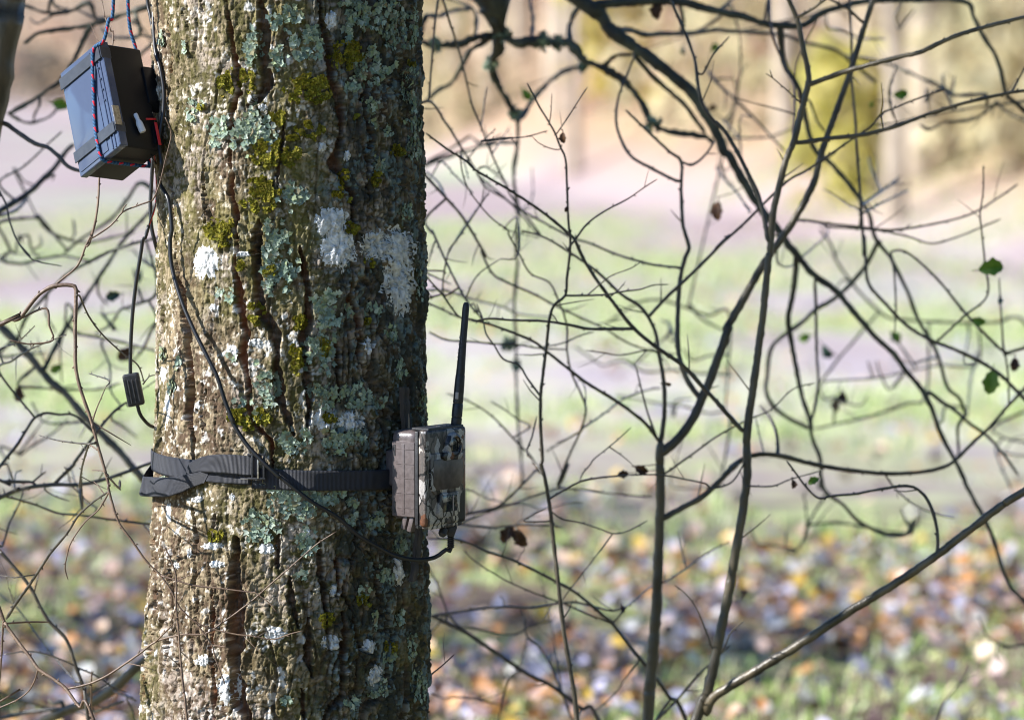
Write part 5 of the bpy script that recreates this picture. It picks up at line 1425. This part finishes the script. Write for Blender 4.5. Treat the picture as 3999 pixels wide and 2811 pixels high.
# left of the trunk
plant('leaning_tree', 'dark smooth leaning trunk cut off by the top left edge', 'tree', .42, M_SAP, [
  ("L -470 2600 -240 1600 -118 900 -60 620 0 330 45 90 62 -5", 135, 118, .42),
  ("L 30 780 120 840 220 905 300 930 370 985 430 1050 520 1085", 17, 13, .35, M_TWIG), ("L 0 1235 -10 1200 40 1290 60 1390 110 1520 190 1614 M 120 85 210 185 390 225", 8, 4, .3, M_TWIG)], buds=False)
plant('overhanging_branch', 'dark boughs crossing behind the rope at the top left', 'branch', 1.2, M_LIMB, [
  ("L 1010 15 850 70 700 120 560 160 400 185 250 210 150 275", 20, 15, 1.2), ("L 570 165 520 260 470 370 380 510 330 550 200 640 110 690 50 715", 18, 14, 1.2), ("L 560 20 450 70 350 85 260 75 180 45 100 30", 17, 12, 1.3), ("L 700 120 590 110 480 60", 12, 8, 1.4),
  ("L 880 220 750 240 700 230 640 180", 13, 9, 1.6), ("L 320 -5 350 40 450 70", 12, 9, 1.5), ("L 980 250 900 330 880 360", 15, 10, 1.5), ("L 350 85 240 150 190 120", 10, 6, 1.5), ("L 250 660 220 720 210 780", 10, 7, 1.3), ("L 50 715 150 770 220 770 320 730 380 660", 12, 8, 1.4), ("L 830 140 900 180 940 250", 9, 6, 1.7),
 ], gnarl=.3, buds=False, leaves=[("L 330 650", .9, .25, 130, M_LEAFGRN)])
plant('overhanging_branch', 'dark branch rising right below the battery box at far left', 'branch', 1.1, M_TWIG, [
  ("L -5 1330 100 1270 200 1200 280 1120 350 1050 420 950 470 910", 22, 15, 1.2), ("L 0 1360 120 1310 190 1210", 14, 10, 1.3), ("L -5 1150 150 1050 300 910 390 830", 8, 6, .9), ("L 290 1130 340 1100 330 1140", 8, 6, 1.2)])
plant('overhanging_branch', 'curving olive-grey branches in the blur left of trunk middle', 'branch', 1.2, M_LIMB, [
  ("M -5 600 110 710 200 810 300 930 420 1040 540 1180 640 1280 760 1400 870 1530 950 1614 N 850 40 920 100", 27, 24, 1.0, M_SAP),
  ("M 110 690 160 560 260 440 420 280 560 200 700 130 850 80 985 50", 13, 10, .9), ("M 280 870 400 640 500 480 620 300 700 180 780 60 L 930 1350", 19, 12, 1.3), ("L 930 1170 870 1160 800 1260 700 1380 600 1450 480 1530 400 1600", 15, 9, 1.5),
  ("L 240 1360 300 1450 400 1500 530 1530 700 1500 850 1460", 12, 8, 1.6), ("L 0 1400 30 1500 90 1600 M 120 30 140 80", 12, 8, 1.6), ("M 0 180 120 210 260 180 400 160 550 190 620 180", 12, 8, 1.3), ("L 470 1480 460 1380", 9, 6, 1.6), ("L 230 1380 220 1340", 8, 5, 1.6),
  ("M 990 380 850 470 760 500 700 590 600 650", 12, 8, 1.4), ("M 620 300 620 400 680 470", 10, 7, 1.4), ("M 490 650 600 670 750 700 985 760", 11, 8, 1.4), ("M 990 560 950 640 900 750 830 830", 11, 8, 1.4), ("M 0 790 150 780 280 770", 10, 8, 1.5), ("M 110 970 250 990 400 1000 620 1000 760 960", 10, 7, 1.3), ("M 560 1200 400 1215 270 1200 200 1080", 9, 6, 1.5), ("M 120 1410 200 1360 330 1280 430 1190", 9, 6, 1.4), ("M 420 460 410 620 380 740 390 960", 8, 6, 1.3), ("M 300 400 290 520 350 640", 8, 6, 1.4), ("M 880 380 860 340 840 240", 8, 6, 1.5), ("M 180 30 200 120 260 180", 10, 6, 1.6), ("M 30 180 45 130", 8, 5, 1.6), ("M 260 90 250 30", 8, 5, 1.6), ("M 990 250 900 190 840 120", 9, 6, 1.7), ("L 90 1070 150 1140 220 1170", 9, 6, 1.7), ("M 720 620 640 520", 16, 8, 1.4),
  ("M 640 720 690 850 700 1010 760 1100", 9, 6, .9), ("M 0 1360 50 1480 80 1614", 8, 6, 1.2), ("M 700 1180 800 1250 860 1300", 8, 6, 1.8),
 ], gnarl=.15, leaves=[("M 390 850", -.8, .5, 100, M_LEAFGRN), ("M 840 740", -.8, .6, 150, M_LEAFDRY), ("M 115 980", -.1, 1, 120, M_LEAFDRY), ("M 890 260", -.1, .9, 90, M_LEAFSHEEN), ("M 760 400", -.9, .3, 120, M_LEAFSHEEN)])
plant('bent_branch', 'broken-kneed brown branch bending sharply down left of the trunk', 'branch', -.12, M_BROWN, [
  ("M -5 595 60 565 120 555 190 470 250 400 340 350 470 352 478 420 475 560 475 700 480 880 520 1040 570 1180 610 1330 650 1470 690 1614 N 680 130 700 220 750 370 830 480 920 610 1010 700 1080 800 1130 900 1200 970 1260 1010 1360 1045 1500 1075 1614 1085 Q 310 1085 430 1105 540 1070 620 1050", 16, 4, -.255),
  ("N 1012 702 1120 735 1220 765 1400 785 1614 812 Q 310 805 400 870 460 940", 7, 4, -.265), ("N 1240 1008 1330 1130 1360 1230 1420 1390", 6, 4, -.25), ("N 1335 1140 1440 1155", 5, 4, -.25),
  ("M 120 555 140 550 290 490 310 600 335 690 215 715 140 710 60 690", 9, 5, -.15), ("M 340 350 400 300 490 220 540 100 575 30 L 580 1500 700 1420 770 1340 860 1300 960 1265", 8, 6, -.16), ("L 560 1540 600 1400 620 1250 625 1135 640 900 712 260 700 200 660 100 640 -5", 9, 5, .10),
  ("L 960 1265 1000 1180 1050 980 1080 850 1060 780 1040 740", 6, 4, -.17), ("L 770 1340 780 1310 800 1290", 5, 5, -.16), ("M 500 410 560 540 650 660 780 780 870 850 910 960", 7, 5, .05, M_TWIG), ("M 560 1345 380 1325 245 1290", 7, 4, -.1, M_TWIG), ("M 580 1220 610 1120 670 980", 6, 3, -.12), ("M 690 945 560 900", 6, 4, 0, M_TWIG),
  ("M 560 1345 520 1480 500 1614 N 510 130", 8, 6, .1, M_TWIG), ("N 680 190 620 290 540 360 450 490 420 590 410 660 430 730", 6, 4, -.15), ("N 690 170 600 230 540 280 490 330 420 440 320 560 240 680 180 770 100 880 40 975", 7, 11, .0, M_TWIG), ("N 690 90 750 150 755 105", 7, 10, -.1, M_TWIG), ("N 660 195 620 140 590 110", 5, 3, -.12), ("N 650 45 580 40", 4, 3, -.12), ("M 900 970 940 920 985 910", 6, 4, .05, M_TWIG),
  ("M 580 1220 600 1290 625 1390", 5, 4, -.12), ("M 610 1380 560 1345", 6, 5, -.1),
 ], spur=.06)
plant('bramble_stem', 'brown stem rising from bottom left with arm across the bark', 'stem', -.20, M_BROWN, [
  ("N 600 1630 500 1530 410 1410 330 1350 240 1290 200 1230 100 1100 30 1000 0 920", 12, 13, -.1),
  ("N 425 1415 560 1385 680 1330 800 1250 900 1180 980 1120 1150 1075 1290 1070 1400 1000 1500 930 1614 840 Q 400 770 550 640 700 510 830 425", 9, 4, -.275),
  ("N 240 1290 220 1360 180 1430 100 1490 10 1530", 6, 5, -.1), ("N 980 1120 1040 1060 1090 1010 1080 990 1110 900", 6, 4, -.26), ("N 35 1005 180 995 310 995", 7, 6, -.05), ("N 1395 1005 1410 955", 4, 3, -.26), ("N 20 1000 10 1200 0 1330", 9, 8, -.1),
 ], ground=True, spur=.05)
plant('bramble_stem', 'upright brown cane in front of the bark at bottom left', 'stem', -.27, M_BROWN, [
  ("N 1180 1614 1160 1450 1140 1250 1125 1050 1110 900 1110 720 1080 610 1030 510", 9, 5, -.235), ("N 1150 1190 1190 1230", 4, 3, -.25)], ground=True, spur=.05)
plant('bramble_stem', 'dark cane slanting through lower left corner', 'stem', .3, M_TWIG, [
  ("N 545 1530 530 1420 480 1280 420 1110 300 980 210 810 140 710 0 550 -60 480", 13, 12, .3), ("N 470 1270 330 1210 180 1180 20 1200", 7, 5, .3), ("N 480 1370 330 1200 200 1030 100 900 0 820", 6, 5, .7), ("N 575 1590 575 1450 578 1300", 8, 4, .2, M_BROWN), ("N 480 1280 600 1330 700 1400 800 1440", 7, 5, .4), ("N 95 880 70 820 55 780", 5, 3, .25)], ground=True)
plant('shrub', 'dark horizontal twigs reaching from the left edge to the trunk below strap', 'shrub', .5, M_TWIG, [
  ("N -5 215 80 175 200 145 350 130 500 130 650 100 800 50 935 0", 16, 12, .45), ("N -5 195 50 210 200 250 370 310 520 325 700 350 940 380", 8, 9, .5), ("N 350 120 420 50 470 0 M 470 1460 560 1340 640 1230 720 1140 800 1080", 13, 9, .45), ("N 220 140 200 115 20 110 -5 100", 10, 12, .5), ("N 210 110 260 70 290 50", 8, 6, .5), ("N 280 160 350 205 440 235", 6, 4, .5), ("N 30 190 20 150", 6, 4, .5), ("M 470 1165 370 1160 290 1150 220 1180 170 1250 100 1360 -5 1490", 8, 12, .45), ("M 290 1150 270 1145", 6, 4, .45), ("N 0 520 60 370 130 230 150 170", 8, 5, .6), ("N 95 150 100 60 140 40", 6, 4, .6), ("N 40 0 70 60 95 140", 6, 5, .6), ("N 510 130 505 200 520 280 510 40", 9, 6, .3), ("M 420 1500 450 1614", 6, 5, .9), ("M 810 1110 900 1000 930 980", 5, 4, .5),
  ("M -5 890 80 820 190 750 280 710 420 655", 8, 4, .1), ("M -5 752 100 710 170 650 220 600", 7, 4, .1), ("M 195 745 195 695", 4, 3, .1), ("N 610 280 540 240 480 130 440 0", 6, 4, .8),
 ])
plant('fallen_limb', 'thick bluish fallen limb across the bottom left corner', 'limb', .9, M_SAP, [
  ("N 200 1660 290 1614 450 1540 600 1490 720 1410 850 1290 915 1235 1050 1120", 34, 36, .7), ("N 520 1520 400 1540 200 1560 -5 1605", 17, 14, .9, M_TWIG), ("N 710 1425 780 1455 860 1490", 9, 8, .6, M_BROWN), ("N 590 1560 680 1530 780 1490", 9, 7, .7, M_LIMB), ("N 390 1500 340 1510 300 1480", 16, 10, .9), ("N 540 1470 620 1420 700 1380", 12, 9, .8), ("N 800 1480 840 1560 850 1614", 7, 6, .7, M_TWIG), ("N -5 1440 60 1470 180 1500 300 1540", 8, 6, 1.0, M_TWIG)], ground=False)
plant('twig', 'single reddish twig tip at bottom left by the frame edge', 'twig', .0, M_BROWN, [("N -5 1500 60 1460 130 1420", 7, 4, 0)])

# ------------------------------------------------------------------ the wood on the far bank
def copy_tree(o, parent=None):
    c = o.copy(); COL.objects.link(c); c.parent = parent
    for ch in list(o.children): copy_tree(ch, c)
    return c
frng = np.random.default_rng(77)
def far_tree(kind):
    T = thing('far_tree', 'x', 'tree')
    h = 11 + 2 * kind; r = (.12, .16, .21, .10)[kind]
    pts = [Vector((0, 0, -.3))] + [Vector((frng.uniform(-.15, .15) * k * .5, frng.uniform(-.15, .15) * k * .5, h * k / 6)) for k in range(1, 7)]
    P, Tt = catmull(pts, .5)
    V, F = tube_geo(P, [r * (1 - .75 * t) * (1 + .4 * math.exp(-t * 25)) for t in Tt], 9)
    tr = link('trunk', mesh('trunk', V, F), T, M_GREYB)
    geos = []
    for k in range(10):
        z = h * frng.uniform(.16, .92); a = frng.uniform(0, 6.28); L = (1 - z / h) * 3.0 + .8
        p0 = Vector((0, 0, z)); p1 = p0 + Vector((math.cos(a) * L * .5, math.sin(a) * L * .5, L * .3)); p2 = p0 + Vector((math.cos(a + .2) * L, math.sin(a + .2) * L, L * .75))
        C, t2 = catmull([p0, p1, p2], .3); geos.append(tube_geo(C, [.035 * (1 - .8 * t) for t in t2], 5))
    g = join(*geos); link('limbs', mesh('limbs', *g), tr, M_GREYB)
    n = 150
    z = h * (.28 + .75 * frng.random(n)); a = frng.random(n) * 6.28; q = np.sqrt(frng.random(n)) * (.5 + 2.4 * np.sin(np.clip(z / h, 0, 1) * math.pi) ** .7)
    cols = pick([(0.62, 0.51, 0.33), (0.68, 0.59, 0.42), (0.54, 0.43, 0.28), (0.62, 0.58, 0.32)], [3, 3, 2, 1], n, frng)
    leaf_cloud('crown', np.stack([np.cos(a) * q, np.sin(a) * q, z], 1), .30, cols, 1.3, frng, T, M_FOL, None)
    return T
def far_shrub(pal, n, w, h, name='far_shrub'):
    T = thing(name, 'x', 'shrub')
    a = frng.random(n) * 6.28; z = h * frng.random(n) ** .8; q = np.sqrt(frng.random(n)) * w * np.sqrt(np.clip(1 - (z / h - .35) ** 2 * 1.6, .05, 1))
    lump = 1 + .35 * np.sin(a * 3 + z * 2)
    cols = pick(pal, [1] * len(pal), n, frng)
    leaf_cloud('foliage', np.stack([np.cos(a) * q * lump, np.sin(a) * q * lump, z + .05], 1), .24, cols, 1.4, frng, T, M_FOL, None)
    geos = []
    for k in range(7):
        aa = frng.uniform(0, 6.28); e = Vector((math.cos(aa) * w * .6, math.sin(aa) * w * .6, h * .8))
        C, t2 = catmull([Vector((0, 0, -.15)), e * .4 + Vector((0, 0, h * .12)), e], .3); geos.append(tube_geo(C, [.03 * (1 - .7 * t) for t in t2], 5))
    link('stems', mesh('stems', *join(*geos)), T, M_GREYB)
    return T
def stand(u, back):
    """ground point seen in overview column u, the given distance up the bank"""
    dx = (u - 1148) * SU / CAM_D
    y = 20.0
    while y < 250 and y - float(foot(np.array(dx * (y + 6)))) < back: y += .5
    x = dx * (y + 6)
    return Vector((x, y, float(gz(x, y)) - .05))
def wood():
    protos = [far_tree(k) for k in range(4)]
    used = [False] * 4
    for i in range(84):
        k = int(frng.integers(0, 4)); u = -260 + 2820 * (i + frng.random()) / 84
        p = stand(u, frng.uniform(1, 55))
        o = copy_tree(protos[k]) if used[k] else protos[k]; used[k] = True
        o.location = p; o.rotation_euler = (frng.uniform(-.03, .03), frng.uniform(-.03, .03), frng.uniform(0, 6.28)); s = frng.uniform(.8, 1.3); o.scale = (s, s, s)
        o['label'] = 'pale bare tree blurred in the far wood along the bank'; o['group'] = 'trees of the far wood'
    tanp = [(0.64, 0.52, 0.36), (0.70, 0.59, 0.43), (0.56, 0.43, 0.29)]
    olp = [(0.60, 0.55, 0.33), (0.68, 0.61, 0.38), (0.52, 0.45, 0.27)]
    pinkp = [(0.64, 0.49, 0.38), (0.70, 0.56, 0.45), (0.56, 0.40, 0.30)]
    sp = [far_shrub(tanp, 420, 1.6, 2.2), far_shrub(olp, 420, 1.5, 2.6), far_shrub(pinkp, 420, 1.9, 1.5)]
    su = [False] * 3
    lab = ['tan leafy bush blurred at the foot of the far wood', 'olive leafy bush blurred at the foot of the far wood', 'low russet bush blurred at the foot of the far wood']
    for i in range(44):
        k = int(frng.integers(0, 3)); u = -260 + 2820 * (i + frng.random()) / 44
        o = copy_tree(sp[k]) if su[k] else sp[k]; su[k] = True
        u = u + 240 if 1780 < u < 2030 else u; o.location = stand(u, frng.uniform(1, 40)); o.rotation_euler = (0, 0, frng.uniform(0, 6.28)); s = frng.uniform(.45, .95); o.scale = (s, s, s * frng.uniform(.8, 1.2))
        o['label'] = lab[k]; o['group'] = ('tan bushes of the far wood', 'olive bushes of the far wood', 'russet bushes of the far wood')[k]
    y = far_shrub([(0.56, 0.52, 0.13), (0.62, 0.56, 0.20), (0.48, 0.46, 0.14)], 230, .62, 1.6, 'yellow_bush'); y.location = stand(1900, 2.5)
    y['label'] = 'bright yellow-green bush glowing behind the saplings at upper right'
    y.scale = (.9, .9, 1)
    y = far_shrub([(0.52, 0.46, 0.10), (0.46, 0.36, 0.10)], 500, .9, 2.6, 'yellow_bush'); y.location = stand(1415, 10) + Vector((0, 0, .4))
    y['label'] = 'dull yellow bush blurred behind the dark limb at top centre'
    y = far_shrub([(0.10, 0.10, 0.09), (0.16, 0.15, 0.13)], 400, 1.6, 2.2, 'dark_bush'); y.location = stand(90, 2)
    y['label'] = 'dark grey bush far off between leaning trunk and battery box'
wood()

# ------------------------------------------------------------------ evergreens added out of view: they shade saplings and ground, cut sky light
def evergreen(x, y, w, h, z0, n, label, seed):
    rg = np.random.default_rng(seed)
    T = thing('added_evergreen', label, 'tree', (x, y, 0), 'added evergreens beside the viewpoint')
    P, Tt = catmull([Vector((0, 0, -.1)), Vector((.05, .02, h * .4)), Vector((0, .05, h * .95))], .3)
    V, F = tube_geo(P, [.10 * (1 - .8 * t) for t in Tt], 8); link('trunk', mesh('trunk', V, F), T, M_LIMB)
    z = z0 + (h - z0) * rg.random(n); a = rg.random(n) * 6.28; q = rg.random(n) ** .4 * w * np.sqrt(np.clip(1 - ((z - z0) / (h - z0) * 2 - 1) ** 2 * .8, .05, 1))
    cols = pick([(0.03, 0.06, 0.02), (0.05, 0.08, 0.03)], [1, 1], n, rg)
    leaf_cloud('crown', np.stack([np.cos(a) * q, np.sin(a) * q, z], 1), .11, cols, 1.2, rg, T, M_FOL, None)
evergreen(-2.75, .62, 1.0, 6.0, 1.9, 5200, 'dense dark evergreen added out of view on the left to shade saplings', 1)
evergreen(3.6, -1.6, 1.7, 7.0, .3, 7000, 'dense dark evergreen added right of the viewpoint to cut sky light', 2)
evergreen(2.6, -4.4, 1.5, 7.0, .3, 7000, 'dense dark evergreen added beside the viewpoint on the right to cut sky light', 3)
evergreen(4.8, 2.0, 1.6, 7.0, .3, 7000, 'dense dark evergreen added out of view on the far right to cut sky light', 4)
evergreen(1.2, -8.8, 1.8, 7.0, .3, 7000, 'dense dark evergreen added behind the viewpoint to cut sky light', 5)
evergreen(-5.0, 4.6, 1.3, 3.6, 1.2, 900, 'loose evergreen added out of view left beyond the trunk to dapple the ground', 6)
evergreen(-7.6, 7.0, 1.4, 5.2, 1.6, 700, 'thin evergreen added out of view at the field edge to dapple the ground', 7)
